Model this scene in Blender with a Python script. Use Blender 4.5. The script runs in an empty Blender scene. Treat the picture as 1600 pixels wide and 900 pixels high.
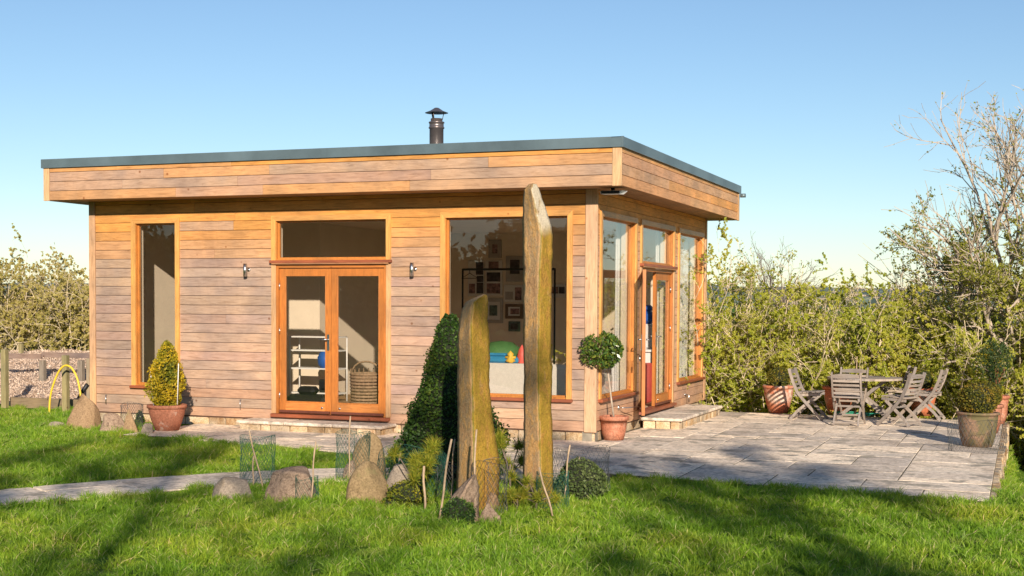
import bpy, bmesh, math, random
import numpy as np
from mathutils import Vector, Matrix, Euler
PI = math.pi
rnd = random.Random(7)
rng = np.random.default_rng(7)
S = bpy.context.scene
COL = S.collection

# ------------------------------------------------------------------ camera
CAM = np.array([5.0943, -16.4253, 1.6472]); YAW, PITCH, ROLL, FPX, PY = .3631, -.0384, .0058, 2100.66, 553.77
_cy, _sy = math.cos(YAW), math.sin(YAW)
FWD = np.array([-_sy*math.cos(PITCH), _cy*math.cos(PITCH), math.sin(PITCH)])
_r0 = np.array([_cy, _sy, 0.0]); _u0 = np.cross(_r0, FWD)
RGT = _r0*math.cos(ROLL)+_u0*math.sin(ROLL); UPV = -_r0*math.sin(ROLL)+_u0*math.cos(ROLL)
cd = bpy.data.cameras.new('camera'); cam = bpy.data.objects.new('camera', cd); COL.objects.link(cam)
cd.sensor_width = 36; cd.lens = 36*FPX/1600; cd.shift_y = (PY-450)/1600; cd.clip_start = .1; cd.clip_end = 6000
cam.matrix_world = Matrix(((RGT[0], UPV[0], -FWD[0], CAM[0]), (RGT[1], UPV[1], -FWD[1], CAM[1]), (RGT[2], UPV[2], -FWD[2], CAM[2]), (0, 0, 0, 1)))
S.camera = cam
G0 = -.12
def at(u, v, z=G0):
    d = FWD*FPX+RGT*(u-800)-UPV*(v-PY); t = (z-CAM[2])/d[2]
    return CAM+t*d
def at_y(u, v, y):
    d = FWD*FPX+RGT*(u-800)-UPV*(v-PY); t = (y-CAM[1])/d[1]
    return CAM+t*d
def ppm(p): return FPX/float((np.array(p)-CAM)@FWD)

# ------------------------------------------------------------------ world, sun
SUN = Vector((.54, -1.0, .42)).normalized()
el = math.asin(SUN.z); az = math.atan2(SUN.x, SUN.y)
w = bpy.data.worlds.new('World'); S.world = w; w.use_nodes = True
nt = w.node_tree; nt.nodes.clear()
sky = nt.nodes.new('ShaderNodeTexSky'); sky.sky_type = 'NISHITA'; sky.sun_disc = False
sky.sun_elevation = el; sky.sun_rotation = az; sky.air_density = 1.0; sky.dust_density = .1; sky.ozone_density = 3.3; sky.altitude = 0
bg = nt.nodes.new('ShaderNodeBackground'); bg.inputs[1].default_value = .090
wo = nt.nodes.new('ShaderNodeOutputWorld'); nt.links.new(sky.outputs[0], bg.inputs[0]); nt.links.new(bg.outputs[0], wo.inputs[0])
sl = bpy.data.lights.new('sun', 'SUN'); sl.energy = 5; sl.angle = math.radians(.55); sl.color = (1, .88, .74)
so = bpy.data.objects.new('sun', sl); COL.objects.link(so); so.rotation_euler = SUN.to_track_quat('Z', 'Y').to_euler()
S.view_settings.view_transform = 'Standard'; S.view_settings.look = 'None'; S.view_settings.exposure = .45; S.view_settings.gamma = 1
S.cycles.max_bounces = 8; S.cycles.transparent_max_bounces = 12

# ------------------------------------------------------------------ helpers
def tag(o, label=None, cat=None, group=None, kind=None):
    if label: o['label'] = label
    if cat: o['category'] = cat
    if group: o['group'] = group
    if kind: o['kind'] = kind
    return o
def empty(name, loc=(0, 0, 0), rz=0):
    o = bpy.data.objects.new(name, None); COL.objects.link(o); o.location = loc; o.rotation_euler = (0, 0, rz); o.empty_display_size = .1
    return o
def link(name, me, parent=None, mats=None):
    o = bpy.data.objects.new(name, me); COL.objects.link(o)
    if parent: o.parent = parent
    if mats is not None and not me.materials: me.materials.append(mats)
    return o
def copy_tree(o, parent=None):
    c = o.copy(); COL.objects.link(c); c.parent = parent
    for ch in list(o.children): copy_tree(ch, c)
    return c

class MB:
    """collects polygons, links them as one mesh object"""
    def __init__(s): s.v = []; s.f = []; s.sm = []
    def add(s, vs, fs, smooth=False):
        b = len(s.v); s.v += [tuple(map(float, p)) for p in vs]; s.f += [tuple(b+i for i in f) for f in fs]; s.sm += [smooth]*len(fs); return s
    def box(s, x0, x1, y0, y1, z0, z1, M=None):
        vs = [Vector(p) for p in ((x0,y0,z0),(x1,y0,z0),(x1,y1,z0),(x0,y1,z0),(x0,y0,z1),(x1,y0,z1),(x1,y1,z1),(x0,y1,z1))]
        if M is not None: vs = [M@p for p in vs]
        return s.add(vs, [(0,3,2,1),(4,5,6,7),(0,1,5,4),(1,2,6,5),(2,3,7,6),(3,0,4,7)])
    def cbox(s, x0, x1, y0, y1, z0, z1, c=.004, M=None):
        """box with chamfered edges"""
        cx, cy, cz = (x0+x1)/2, (y0+y1)/2, (z0+z1)/2; hx, hy, hz = abs(x1-x0)/2, abs(y1-y0)/2, abs(z1-z0)/2
        bm = bmesh.new(); bmesh.ops.create_cube(bm, size=2)
        for v in bm.verts: v.co = Vector((v.co.x*hx, v.co.y*hy, v.co.z*hz))
        bmesh.ops.bevel(bm, geom=bm.edges[:], offset=min(c, hx*.8, hy*.8, hz*.8), segments=1, affect='EDGES')
        T = Matrix.Translation((cx, cy, cz)); T = T if M is None else M@T
        vs = [T@v.co for v in bm.verts]; bm.verts.index_update()
        fs = [tuple(v.index for v in f.verts) for f in bm.faces]; bm.free()
        return s.add(vs, fs)
    def tube(s, pts, r, n=8, cap=True, smooth=True):
        pts = [Vector(p) for p in pts]; R = r if hasattr(r, '__len__') else [r]*len(pts)
        rings = []; prev = None
        for i, p in enumerate(pts):
            d = (pts[min(i+1, len(pts)-1)]-pts[max(i-1, 0)]).normalized()
            a = d.orthogonal().normalized() if prev is None else (prev-d*prev.dot(d)).normalized()
            prev = a; b = d.cross(a)
            rings.append([p+(a*math.cos(2*PI*k/n)+b*math.sin(2*PI*k/n))*R[i] for k in range(n)])
        vs = [q for g in rings for q in g]; fs = []
        for i in range(len(pts)-1):
            for k in range(n): fs.append((i*n+k, i*n+(k+1)%n, (i+1)*n+(k+1)%n, (i+1)*n+k))
        if cap: fs += [tuple(range(n))[::-1], tuple((len(pts)-1)*n+k for k in range(n))]
        return s.add(vs, fs, smooth)
    def lathe(s, prof, n=28, c=(0, 0, 0), smooth=True, wob=0):
        vs = []; fs = []
        for r, z in prof:
            for k in range(n):
                a = 2*PI*k/n; vs.append((c[0]+r*math.cos(a), c[1]+r*math.sin(a), c[2]+z))
        m = len(prof)
        for i in range(m-1):
            for k in range(n): fs.append((i*n+k, i*n+(k+1)%n, (i+1)*n+(k+1)%n, (i+1)*n+k))
        return s.add(vs, fs, smooth)
    def mesh(s, name):
        me = bpy.data.meshes.new(name); me.from_pydata(s.v, [], s.f); me.polygons.foreach_set('use_smooth', s.sm); me.update(); return me
    def build(s, name, mat, parent=None):
        return link(name, s.mesh(name), parent, mat)

def np_mesh(name, V, F, tint=None, smooth=False):
    """fast mesh from arrays; F is (n,k)"""
    me = bpy.data.meshes.new(name); n, k = F.shape
    me.vertices.add(len(V)); me.vertices.foreach_set('co', V.astype(np.float32).ravel())
    me.loops.add(n*k); me.loops.foreach_set('vertex_index', F.astype(np.int32).ravel())
    me.polygons.add(n); me.polygons.foreach_set('loop_start', np.arange(0, n*k, k, dtype=np.int32))
    me.polygons.foreach_set('use_smooth', np.full(n, smooth))
    if tint is not None:
        a = me.attributes.new('tint', 'FLOAT', 'POINT'); a.data.foreach_set('value', tint.astype(np.float32))
    me.update(calc_edges=True); return me
def norm(a): return a/np.maximum(np.linalg.norm(a, axis=-1, keepdims=True), 1e-9)
def seg_mesh(name, P0, P1, R0, R1, n=3):
    """many tapered prisms"""
    d = norm(P1-P0); h = np.where(np.abs(d[:, 2:3]) > .9, np.array([[1., 0, 0]]), np.array([[0, 0, 1.]]))
    a = norm(np.cross(d, h)); b = np.cross(d, a); m = len(P0)
    ang = np.arange(n)*2*PI/n; ring = a[:, None]*np.cos(ang)[None, :, None]+b[:, None]*np.sin(ang)[None, :, None]
    V = np.concatenate([P0[:, None]+ring*R0[:, None, None], P1[:, None]+ring*R1[:, None, None]], 1).reshape(-1, 3)
    k = np.arange(n); q = np.stack([k, (k+1) % n, n+(k+1) % n, n+k], 1)
    F = (np.arange(m)[:, None, None]*2*n+q[None]).reshape(-1, 4)
    return np_mesh(name, V, F, smooth=(n > 4))
def leaf_mesh(name, P, size, up=None, asp=.55, tint=None, r=None, face=0):
    """one folded diamond per point, random directions"""
    r = r or rng; m = len(P); size = np.broadcast_to(size, (m,))[:, None]
    a = r.normal(size=(m, 3)); 
    if up is not None: a = a*(1-up)+np.array([0, 0, 1.])*up*1.5
    a = norm(a); b = norm(np.cross(a, r.normal(size=(m, 3))))
    if face: nn = norm(norm(r.normal(size=(m, 3)))+np.array(SUN[:])*face); a = norm(np.cross(nn, r.normal(size=(m, 3)))); b = np.cross(nn, a)
   
    V = np.stack([P-a*size*.5, P+b*size*asp*.5+a*size*.05, P+a*size*.5, P-b*size*asp*.5+a*size*.05], 1).reshape(-1, 3)
    F = np.arange(m*4).reshape(m, 4)
    t = r.random(m) if tint is None else tint
    return np_mesh(name, V, F, np.repeat(t, 4))

# ------------------------------------------------------------------ materials
def new_mat(name):
    m = bpy.data.materials.new(name); m.use_nodes = True; n = m.node_tree.nodes; b = n['Principled BSDF']; return m, n, m.node_tree.links, b
def ramp(n, stops, interp='LINEAR'):
    r = n.new('ShaderNodeValToRGB'); r.color_ramp.interpolation = interp; e = r.color_ramp.elements
    e[0].position = stops[0][0]; e[0].color = (*stops[0][1], 1); e[1].position = stops[-1][0]; e[1].color = (*stops[-1][1], 1)
    for p, c in stops[1:-1]:
        x = e.new(p); x.color = (*c, 1)
    return r
def mixc(n, l, f, a, b, mode='MIX'):
    x = n.new('ShaderNodeMix'); x.data_type = 'RGBA'; x.blend_type = mode
    for s, v in ((0, f), (6, a), (7, b)):
        if hasattr(v, 'links') or hasattr(v, 'is_linked'): l.new(v, x.inputs[s])
        elif s == 0: x.inputs[0].default_value = v
        else: x.inputs[s].default_value = (*v, 1)
    return x.outputs[2]
def mapping(n, l, scale, kind='Object', out=None):
    tc = n.new('ShaderNodeTexCoord'); mp = n.new('ShaderNodeMapping'); mp.inputs['Scale'].default_value = scale; l.new(tc.outputs[kind], mp.inputs[0]); return mp.outputs[0]
def noise(n, l, vec, scale, detail=4, rough=.55, dist=0):
    x = n.new('ShaderNodeTexNoise'); x.inputs['Scale'].default_value = scale; x.inputs['Detail'].default_value = detail; x.inputs['Roughness'].default_value = rough
    x.inputs['Distortion'].default_value = dist
    if vec is not None: l.new(vec, x.inputs['Vector'])
    return x.outputs[0]
def bump(n, l, h, b, strength=.3, dist=.01):
    x = n.new('ShaderNodeBump'); x.inputs['Strength'].default_value = strength; x.inputs['Distance'].default_value = dist; l.new(h, x.inputs['Height']); l.new(x.outputs[0], b.inputs['Normal'])
def simple(name, col, rough=.6, metal=0, var=.15, scale=8, bstr=.15, spec=.4):
    m, n, l, b = new_mat(name); v = mapping(n, l, (1, 1, 1)); nz = noise(n, l, v, scale, 5)
    lo = tuple(c*(1-var) for c in col); hi = tuple(min(1, c*(1+var)) for c in col)
    r = ramp(n, [(.3, lo), (.7, hi)]); l.new(nz, r.inputs[0]); l.new(r.outputs[0], b.inputs['Base Color'])
    b.inputs['Roughness'].default_value = rough; b.inputs['Metallic'].default_value = metal; b.inputs['Specular IOR Level'].default_value = spec
    if bstr: bump(n, l, nz, b, bstr, .004)
    return m
def wood(name, axis='x', tint=(1, 1, 1), rough=.7, use_color=True, gl=.0):
    """grain runs along axis; the board's own colour comes from the object's colour"""
    m, n, l, b = new_mat(name)
    oi = n.new('ShaderNodeObjectInfo'); tc = n.new('ShaderNodeTexCoord')
    add = n.new('ShaderNodeVectorMath'); add.operation = 'MULTIPLY_ADD'; l.new(oi.outputs['Random'], add.inputs[0]); add.inputs[1].default_value = (37, 37, 37); l.new(tc.outputs['Object'], add.inputs[2])
    mp = n.new('ShaderNodeMapping'); s = {'x': (.9, 9, 9), 'y': (9, .9, 9), 'z': (9, 9, .9)}[axis]; mp.inputs['Scale'].default_value = s; l.new(add.outputs[0], mp.inputs[0])
    g = noise(n, l, mp.outputs[0], 4.5, 7, .65, .9); g2 = noise(n, l, add.outputs[0], 1.6, 3, .5)
    mp2 = n.new('ShaderNodeMapping'); s2 = {'x': (.12, 1, 1), 'y': (1, .12, 1), 'z': (1, 1, .12)}[axis]; mp2.inputs['Scale'].default_value = s2; l.new(add.outputs[0], mp2.inputs[0])
    knot = n.new('ShaderNodeTexVoronoi'); knot.inputs['Scale'].default_value = 3.2; l.new(add.outputs[0], knot.inputs['Vector'])
    r = ramp(n, [(.3, (.70, .66, .60)), (.5, (1, 1, 1)), (.72, (1.18, 1.2, 1.2))]); l.new(g, r.inputs[0])
    r2 = ramp(n, [(.35, (.82, .84, .88)), (.65, (1.12, 1.06, .98))]); l.new(g2, r2.inputs[0])
    base = oi.outputs['Color'] if use_color else None
    c = mixc(n, l, 1, r.outputs[0], base if base else tint, 'MULTIPLY'); c = mixc(n, l, 1, c, r2.outputs[0], 'MULTIPLY')
    if use_color and tint != (1, 1, 1): c = mixc(n, l, 1, c, tint, 'MULTIPLY')
    st = noise(n, l, tc.outputs['Object'], .55, 5, .7, 1.2); sr_ = ramp(n, [(.40, (.80, .80, .84)), (.58, (1.05, 1.03, 1.0))]); l.new(st, sr_.inputs[0]); c = mixc(n, l, .8, c, sr_.outputs[0], 'MULTIPLY')
    kr = ramp(n, [(.03, (.45, .25, .12)), (.075, (1, 1, 1))]); l.new(knot.outputs['Distance'], kr.inputs[0]); c = mixc(n, l, .8, c, kr.outputs[0], 'MULTIPLY')
    l.new(c, b.inputs['Base Color']); b.inputs['Roughness'].default_value = rough; b.inputs['Specular IOR Level'].default_value = .25 if not gl else .5
    if gl: b.inputs['Coat Weight'].default_value = gl; b.inputs['Coat Roughness'].default_value = .25
    bump(n, l, g, b, .25, .003); return m
def stone(name, cols, scale=5, rough=.9, bs=.6, bd=.02, rand=.25, spots=None, fine=60):
    m, n, l, b = new_mat(name); oi = n.new('ShaderNodeObjectInfo'); tc = n.new('ShaderNodeTexCoord')
    add = n.new('ShaderNodeVectorMath'); add.operation = 'MULTIPLY_ADD'; l.new(oi.outputs['Random'], add.inputs[0]); add.inputs[1].default_value = (19, 31, 23); l.new(tc.outputs['Object'], add.inputs[2])
    a = noise(n, l, add.outputs[0], scale, 6, .6, .4); f = noise(n, l, add.outputs[0], fine, 4, .7)
    k = len(cols); r = ramp(n, [(.3+.4*i/(k-1), c) for i, c in enumerate(cols)]); l.new(a, r.inputs[0])
    fr = ramp(n, [(.32, (.62, .60, .58)), (.5, (1, 1, 1)), (.68, (1.3, 1.3, 1.3))]); l.new(f, fr.inputs[0]); c = mixc(n, l, 1, r.outputs[0], fr.outputs[0], 'MULTIPLY')
    rr = ramp(n, [(0, (1-rand, 1-rand*.95, 1-rand*.8)), (1, (1+rand, 1+rand*.9, 1+rand*.7))]); l.new(oi.outputs['Random'], rr.inputs[0]); c = mixc(n, l, 1, c, rr.outputs[0], 'MULTIPLY')
    if spots:
        sp = noise(n, l, add.outputs[0], spots[1], 5, .65); sr = ramp(n, [(spots[2], (0, 0, 0)), (spots[2]+.08, (1, 1, 1))]); l.new(sp, sr.inputs[0]); c = mixc(n, l, sr.outputs[0], c, spots[0])
    l.new(c, b.inputs['Base Color']); b.inputs['Roughness'].default_value = rough; b.inputs['Specular IOR Level'].default_value = .2
    mm = n.new('ShaderNodeMath'); mm.operation = 'MULTIPLY_ADD'; l.new(f, mm.inputs[0]); mm.inputs[1].default_value = .25; l.new(a, mm.inputs[2])
    bump(n, l, mm.outputs[0], b, bs, bd); return m
def leafm(name, cols, transl=.35, rough=.55, spec=.3, patch=None):
    m, n, l, b = new_mat(name); at_ = n.new('ShaderNodeAttribute'); at_.attribute_name = 'tint'
    k = len(cols); r = ramp(n, [(i/(k-1), c) for i, c in enumerate(cols)]); l.new(at_.outputs['Fac'], r.inputs[0]); c = r.outputs[0]
    if patch:
        geo = n.new('ShaderNodeNewGeometry'); nz = noise(n, l, geo.outputs['Position'], patch[0], 3, .6); pr = ramp(n, [(.35, patch[1]), (.65, patch[2])]); l.new(nz, pr.inputs[0]); c = mixc(n, l, 1, c, pr.outputs[0], 'MULTIPLY')
    l.new(c, b.inputs['Base Color']); b.inputs['Roughness'].default_value = rough; b.inputs['Specular IOR Level'].default_value = spec
    t = n.new('ShaderNodeBsdfTranslucent'); l.new(c, t.inputs[0]); mx = n.new('ShaderNodeMixShader'); mx.inputs[0].default_value = transl
    l.new(b.outputs[0], mx.inputs[1]); l.new(t.outputs[0], mx.inputs[2]); l.new(mx.outputs[0], n['Material Output'].inputs[0]); return m

M = {}
M['clad_x'] = wood('cladding along front', 'x'); M['clad_y'] = wood('cladding along side', 'y'); M['clad_z'] = wood('upright timber', 'z')
FR = (.58, .235, .062)
M['frame_x'] = wood('stained timber x', 'x', rough=.5, gl=.15); M['frame_y'] = wood('stained timber y', 'y', rough=.5, gl=.15); M['frame_z'] = wood('stained timber z', 'z', rough=.5, gl=.15)
M['grey_wood'] = wood('weathered teak', 'z', rough=.8); M['soffit'] = wood('soffit board', 'y', rough=.8)
M['backing'] = simple('dark wall membrane', (.10, .055, .035), .9)
M['capping'] = simple('grey green roof metal', (.13, .175, .19), .38, .35, .28, 1.3, .03, .5)
M['plaster'] = simple('white plaster tinted for warm shade', (.72, .62, .49), .9, 0, .04, 3, .03)  # the walls are white; the cream tint paints warm indoor shade into them
M['floor'] = wood('interior floorboards', 'y', (.42, .27, .15), use_color=False)
M['steel'] = simple('brushed steel', (.55, .55, .54), .3, 1, .08, 30, .05)
M['black'] = simple('black metal', (.02, .02, .022), .5, .3, .1, 10, .05)
M['flue'] = simple('dark flue metal', (.20, .165, .155), .35, .7, .1, 10, .04)
M['white'] = simple('white paint', (.75, .74, .72), .5, 0, .04, 5, .02)
M['mortar'] = simple('sandy mortar', (.25, .22, .17), .95, 0, .25, 12, .4)
M['sandstone'] = stone('sandstone block', [(.30, .17, .075), (.42, .29, .16), (.52, .42, .29), (.40, .22, .10)], 3.5, rand=.3)
M['slab'] = stone('riven paving', [(.52, .42, .31), (.74, .61, .47), (.84, .70, .54), (.66, .57, .46)], 1.6, bs=.7, bd=.014, rand=.27, fine=18, spots=((.36, .31, .24), 2.6, .54))
M['joint'] = stone('paving joint', [(.07, .06, .045), (.15, .125, .09), (.10, .10, .05)], 6, rand=0)
M['terracotta'] = stone('terracotta', [(.34, .12, .065), (.42, .165, .095), (.47, .23, .15)], 3, rough=.85, bs=.15, bd=.004, rand=.08, spots=((.55, .42, .33), 3.5, .60), fine=40)
M['terracotta_new'] = stone('orange terracotta with lime bloom', [(.50, .13, .05), (.50, .17, .085), (.46, .25, .17)], 2.2, rough=.85, bs=.15, bd=.004, rand=.08, spots=((.62, .50, .40), 2.2, .53), fine=40)
M['old_pot'] = stone('algae stained pot', [(.17, .11, .065), (.27, .17, .11), (.30, .16, .11)], 4, rough=.9, bs=.3, bd=.006, rand=.05, spots=((.15, .125, .06), 3, .5))
M['soil'] = simple('potting soil', (.035, .025, .018), .95, 0, .4, 40, .6)
M['bark'] = simple('bark', (.17, .13, .10), .9, 0, .35, 20, .5)
M['bark_pale'] = simple('pale twig bark', (.42, .34, .26), .9, 0, .3, 9, .3)
M['twig'] = simple('pale tan hedge twig', (.60, .48, .32), .9, 0, .35, 3, .2)  # pale tan twigs, tone varied by noise
M['cane'] = simple('bamboo cane', (.42, .30, .19), .7, 0, .25, 20, .2)
M['wire'] = simple('green coated wire', (.015, .085, .06), .5, 0, .1, 10, 0)
M['wire_grey'] = simple('galvanised wire', (.09, .095, .095), .5, .5, .1, 10, 0)
M['fence'] = wood('fence timber', 'z', rough=.85)
M['hose'] = simple('yellow hose', (.80, .52, .04), .45, 0, .05, 5, 0)
M['curtain'] = simple('white curtain', (.72, .72, .70), .9, 0, .05, 8, .05)
M['copper'] = simple('copper weather bar', (.30, .11, .075), .35, .7, .15, 12, .05)
# glass: clear, reflecting by angle
def glass_mat():
    m, n, l, b = new_mat('window glass'); n.remove(b)
    lw = n.new('ShaderNodeLayerWeight'); lw.inputs[0].default_value = .5; pw_ = n.new('ShaderNodeMath'); pw_.operation = 'POWER'; l.new(lw.outputs['Facing'], pw_.inputs[0]); pw_.inputs[1].default_value = 5
    g = n.new('ShaderNodeBsdfGlossy'); g.inputs['Roughness'].default_value = .0; g.inputs[0].default_value = (.95, .98, 1, 1)
    t = n.new('ShaderNodeBsdfTransparent'); t.inputs[0].default_value = (.95, .94, .92, 1); mx = n.new('ShaderNodeMixShader'); mu = n.new('ShaderNodeMath'); mu.operation = 'MULTIPLY_ADD'; mu.inputs[1].default_value = .955; mu.inputs[2].default_value = .045; mu.use_clamp = True
    v = mapping(n, l, (1, 1, 1)); nz = noise(n, l, v, 1.1, 1); bp_ = n.new('ShaderNodeBump'); bp_.inputs['Strength'].default_value = .06; bp_.inputs['Distance'].default_value = .02; l.new(nz, bp_.inputs['Height']); l.new(bp_.outputs[0], g.inputs['Normal'])
    l.new(pw_.outputs[0], mu.inputs[0]); l.new(mu.outputs[0], mx.inputs[0]); l.new(t.outputs[0], mx.inputs[1]); l.new(g.outputs[0], mx.inputs[2]); l.new(mx.outputs[0], n['Material Output'].inputs[0]); return m
M['glass'] = glass_mat()

# ------------------------------------------------------------------ terrain
def sst(t): t = np.clip(t, 0, 1); return t*t*(3-2*t)
def height(x, y):
    x = np.asarray(x, float); y = np.asarray(y, float)
    z = -.145+.015*np.sin(x*.9+1)*np.cos(y*.7)
    # right of the terrace the ground falls to the back
    fr = sst((x-4.75)/.35)*sst((y+4.0)/9.5); z = z-fr*.85
    z = z-.45*sst((y-5.6)/1.5)*sst((x+7.5)/2.0)
    z = z-.03*np.maximum(y-14, 0)**.9*sst((x+9)/3)
    # bank left of the building
    bk = sst((-x-8.6)/1.0)*sst((y-1.6)/4.5); z = z+bk*.62
    z = z-.00035*np.maximum(y-30, 0)**1.1*sst((x+9)/3)
    z = z-.02*np.maximum(-x-35, 0)**.8
    return z
def grid_axis(lo, hi, fine_lo, fine_hi, step, grow=1.25):
    a = list(np.arange(fine_lo, fine_hi+1e-6, step)); s = step
    while a[-1] < hi: s *= grow; a.append(a[-1]+s)
    s = step
    while a[0] > lo: s *= grow; a.insert(0, a[0]-s)
    return np.array(a)
gx = grid_axis(-1500, 1500, -16, 9, .3); gy = grid_axis(-1200, 2500, -12, 9, .3)
X, Y = np.meshgrid(gx, gy); Z = height(X, Y)
nx, ny = len(gx), len(gy); idx = np.arange(nx*ny).reshape(ny, nx)
F = np.stack([idx[:-1, :-1], idx[:-1, 1:], idx[1:, 1:], idx[1:, :-1]], -1).reshape(-1, 4)
def lawn_mat():
    m, n, l, b = new_mat('lawn ground'); v = mapping(n, l, (1, 1, 1)); a = noise(n, l, v, .9, 5, .6); f = noise(n, l, v, 55, 5, .75)
    r = ramp(n, [(.3, (.07, .14, .012)), (.55, (.11, .21, .02)), (.75, (.16, .22, .035))]); l.new(a, r.inputs[0])
    fr = ramp(n, [(.3, (.45, .5, .4)), (.7, (1.3, 1.25, 1.2))]); l.new(f, fr.inputs[0]); c = mixc(n, l, 1, r.outputs[0], fr.outputs[0], 'MULTIPLY')
    l.new(c, b.inputs['Base Color']); b.inputs['Roughness'].default_value = .95; b.inputs['Specular IOR Level'].default_value = .1; bump(n, l, f, b, .8, .03); return m
M['lawn'] = lawn_mat()
o = link('ground', np_mesh('ground', np.stack([X, Y, Z], -1).reshape(-1, 3), F, smooth=True), None, M['lawn']); tag(o, kind='structure')
# far wooded hills
def hill(name, dist, h0, w0, w1, mat, seed):
    r = np.random.default_rng(seed); n = 420; t = np.linspace(w0, w1, n); prof = h0+np.convolve(r.normal(size=n+20), np.ones(21)/21, 'valid')*h0*.35
    V = []; 
    for k, (dd, hh) in enumerate(((0, -.6), (60, .75), (160, 1), (400, .7))):
        V.append(np.stack([t+r.normal(size=n)*3, np.full(n, dist+dd)+r.normal(size=n)*6, np.where(hh < 0, -30, prof*hh)+r.normal(size=n)*.35*(hh > .6)], -1))
    V = np.concatenate(V); i = np.arange(4*n).reshape(4, n); F = np.stack([i[:-1, :-1], i[:-1, 1:], i[1:, 1:], i[1:, :-1]], -1).reshape(-1, 4)
    tag(link(name, np_mesh(name, V, F), None, mat), kind='structure')
M['hill'] = simple('distant woodland', (.075, .105, .085), .95, 0, .5, .03, .3); M['hill2'] = simple('distant fields', (.12, .16, .14), .95, 0, .3, .02, .1)
hill('hills', 1400, 24, -2600, 2200, M['hill2'], 3); hill('hills', 700, 10, -1900, 1500, M['hill'], 4)
# bark mulch bank left of the building
M['mulch'] = stone('bark mulch', [(.36, .26, .18), (.58, .44, .34), (.68, .55, .44)], 14, rand=0, bs=1, bd=.04, fine=70)
mx_, my_ = np.meshgrid(np.linspace(-15, -8.2, 50), np.linspace(1.75, 7.5, 44)); mz = height(mx_, my_)+.03+.03*np.sin(mx_*5+my_*3)*np.cos(my_*6)
i = np.arange(50*44).reshape(44, 50); F = np.stack([i[:-1, :-1], i[:-1, 1:], i[1:, 1:], i[1:, :-1]], -1).reshape(-1, 4)
mulch = link('mulch_bed', np_mesh('mulch_bed', np.stack([mx_, my_, mz], -1).reshape(-1, 3), F, smooth=True), None, M['mulch']); tag(mulch, kind='structure')

# ------------------------------------------------------------------ the garden room
W, D, H, OF, OR, OL, OB, HF, HC = 7.842, 6.333, 3.1, .486, .4555, .42, .486, .470, .119
room = empty('garden_pavilion'); tag(room, 'single storey flat roofed garden room clad in cedar boards beside the terrace', 'garden room')
def cedar(z, fresh=None, k2=.90):
    """weathered pinkish brown low down, fresher orange under the eaves; a raised k2 paints sunlight onto the side wall"""
    k = rnd.random(); a = Vector((.46+.03*(k-.5), .318+.02*(rnd.random()-.5), .238+.02*(rnd.random()-.5)))
    b = Vector((.66, .31, .085)); f = fresh if fresh is not None else max(0, min(1, (z-2.05)/.55)) if rnd.random() > .10 else .22
    f = max(0, min(1, f+.15*(rnd.random()-.5))); c = a.lerp(b, f)*(1+.11*(rnd.random()-.5))*k2; return (*c, 1)
def T_front(a, d, z): return (a, d, z)
def T_side(a, d, z): return (-d, a, z)
def tbox(mb, T, a0, a1, d0, d1, z0, z1, c=0):
    p = T(a0, d0, z0); q = T(a1, d1, z1); f = mb.cbox if c else mb.box
    args = (min(p[0], q[0]), max(p[0], q[0]), min(p[1], q[1]), max(p[1], q[1]), z0, z1)
    return f(*args, c) if c else f(*args)
front_open = [(-7.10, -6.27, .38, 2.84), (-4.75, -2.90, .03, 2.84), (-2.17, -.32, .38, 2.84)]
side_open = [(.13, 1.88, .38, 2.84), (2.08, 4.06, .06, 2.84), (4.31, 6.08, .38, 2.84)]
PITCHB = .1325
def clad(T, a0, a1, opens, mat, joints):
    z = 0; row = 0
    while z < H-.01:
        z1 = min(z+PITCHB, H); zb, zt = z+.003, z1-.003
        js = [a0]+sorted(joints(row))+[a1]
        for j0, j1 in zip(js[:-1], js[1:]):
            zs = sorted({zb, zt} | {c for o in opens for c in (o[2]+.02, o[3]-.02) if zb < c < zt})
            slices = []
            for s0, s1 in zip(zs[:-1], zs[1:]):
                mid = (s0+s1)/2; iv = [(j0+.0015, j1-.0015)]
                for o in opens:
                    if o[2]+.02 < mid < o[3]-.02:
                        niv = []
                        for p, q in iv:
                            if o[1]-.02 <= p or o[0]+.02 >= q: niv.append((p, q)); continue
                            if p < o[0]+.02: niv.append((p, o[0]+.02))
                            if q > o[1]-.02: niv.append((o[1]-.02, q))
                        iv = niv
                slices.append((s0, s1, [i for i in iv if i[1]-i[0] > .01]))
            if len(slices) == 1:
                for p, q in slices[0][2]:
                    mb = MB(); tbox(mb, T, p, q, 0, .021, zb, zt, .0025); ob = mb.build('cladding_board', mat, room); ob.color = cedar(z) if T is T_front else cedar(z, max(.25, min(1, (z-2.2)/.55)), 1.12)  # side boards coloured lighter and oranger, standing in for sunlight on that wall
            else:
                mb = MB()
                for s0, s1, iv in slices:
                    for p, q in iv: tbox(mb, T, p, q, 0, .021, s0, s1)
                if mb.v: ob = mb.build('cladding_board', mat, room); ob.color = cedar(z) if T is T_front else cedar(z, max(.25, min(1, (z-2.2)/.55)), 1.12)  # same painted sunlight in the notched side boards
        z = z1; row += 1
rj = random.Random(3)
clad(T_front, -W+.10, -.155, front_open, M['clad_x'], lambda r: [rj.uniform(-6.1, -4.9)] if r in (20, 21, 22, 23) else ([rj.uniform(-6.1, -5.0)] if r % 7 == 3 else []))
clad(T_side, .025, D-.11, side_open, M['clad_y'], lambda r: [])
def upright(T, a0, a1, d0, d1, z0, z1, name='corner_post', col=None):
    mb = MB(); tbox(mb, T, a0, a1, d0, d1, z0, z1, .004); ob = mb.build(name, M['clad_z'], room); ob.color = col or (.56, .34, .19, 1); return ob
upright(T_front, -W-.01, -W+.095, -.012, .05, 0, H-.002)
upright(T_front, -.15, 0.012, -.014, .022, -.01, H-.002, col=(.56, .37, .23, 1))
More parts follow.
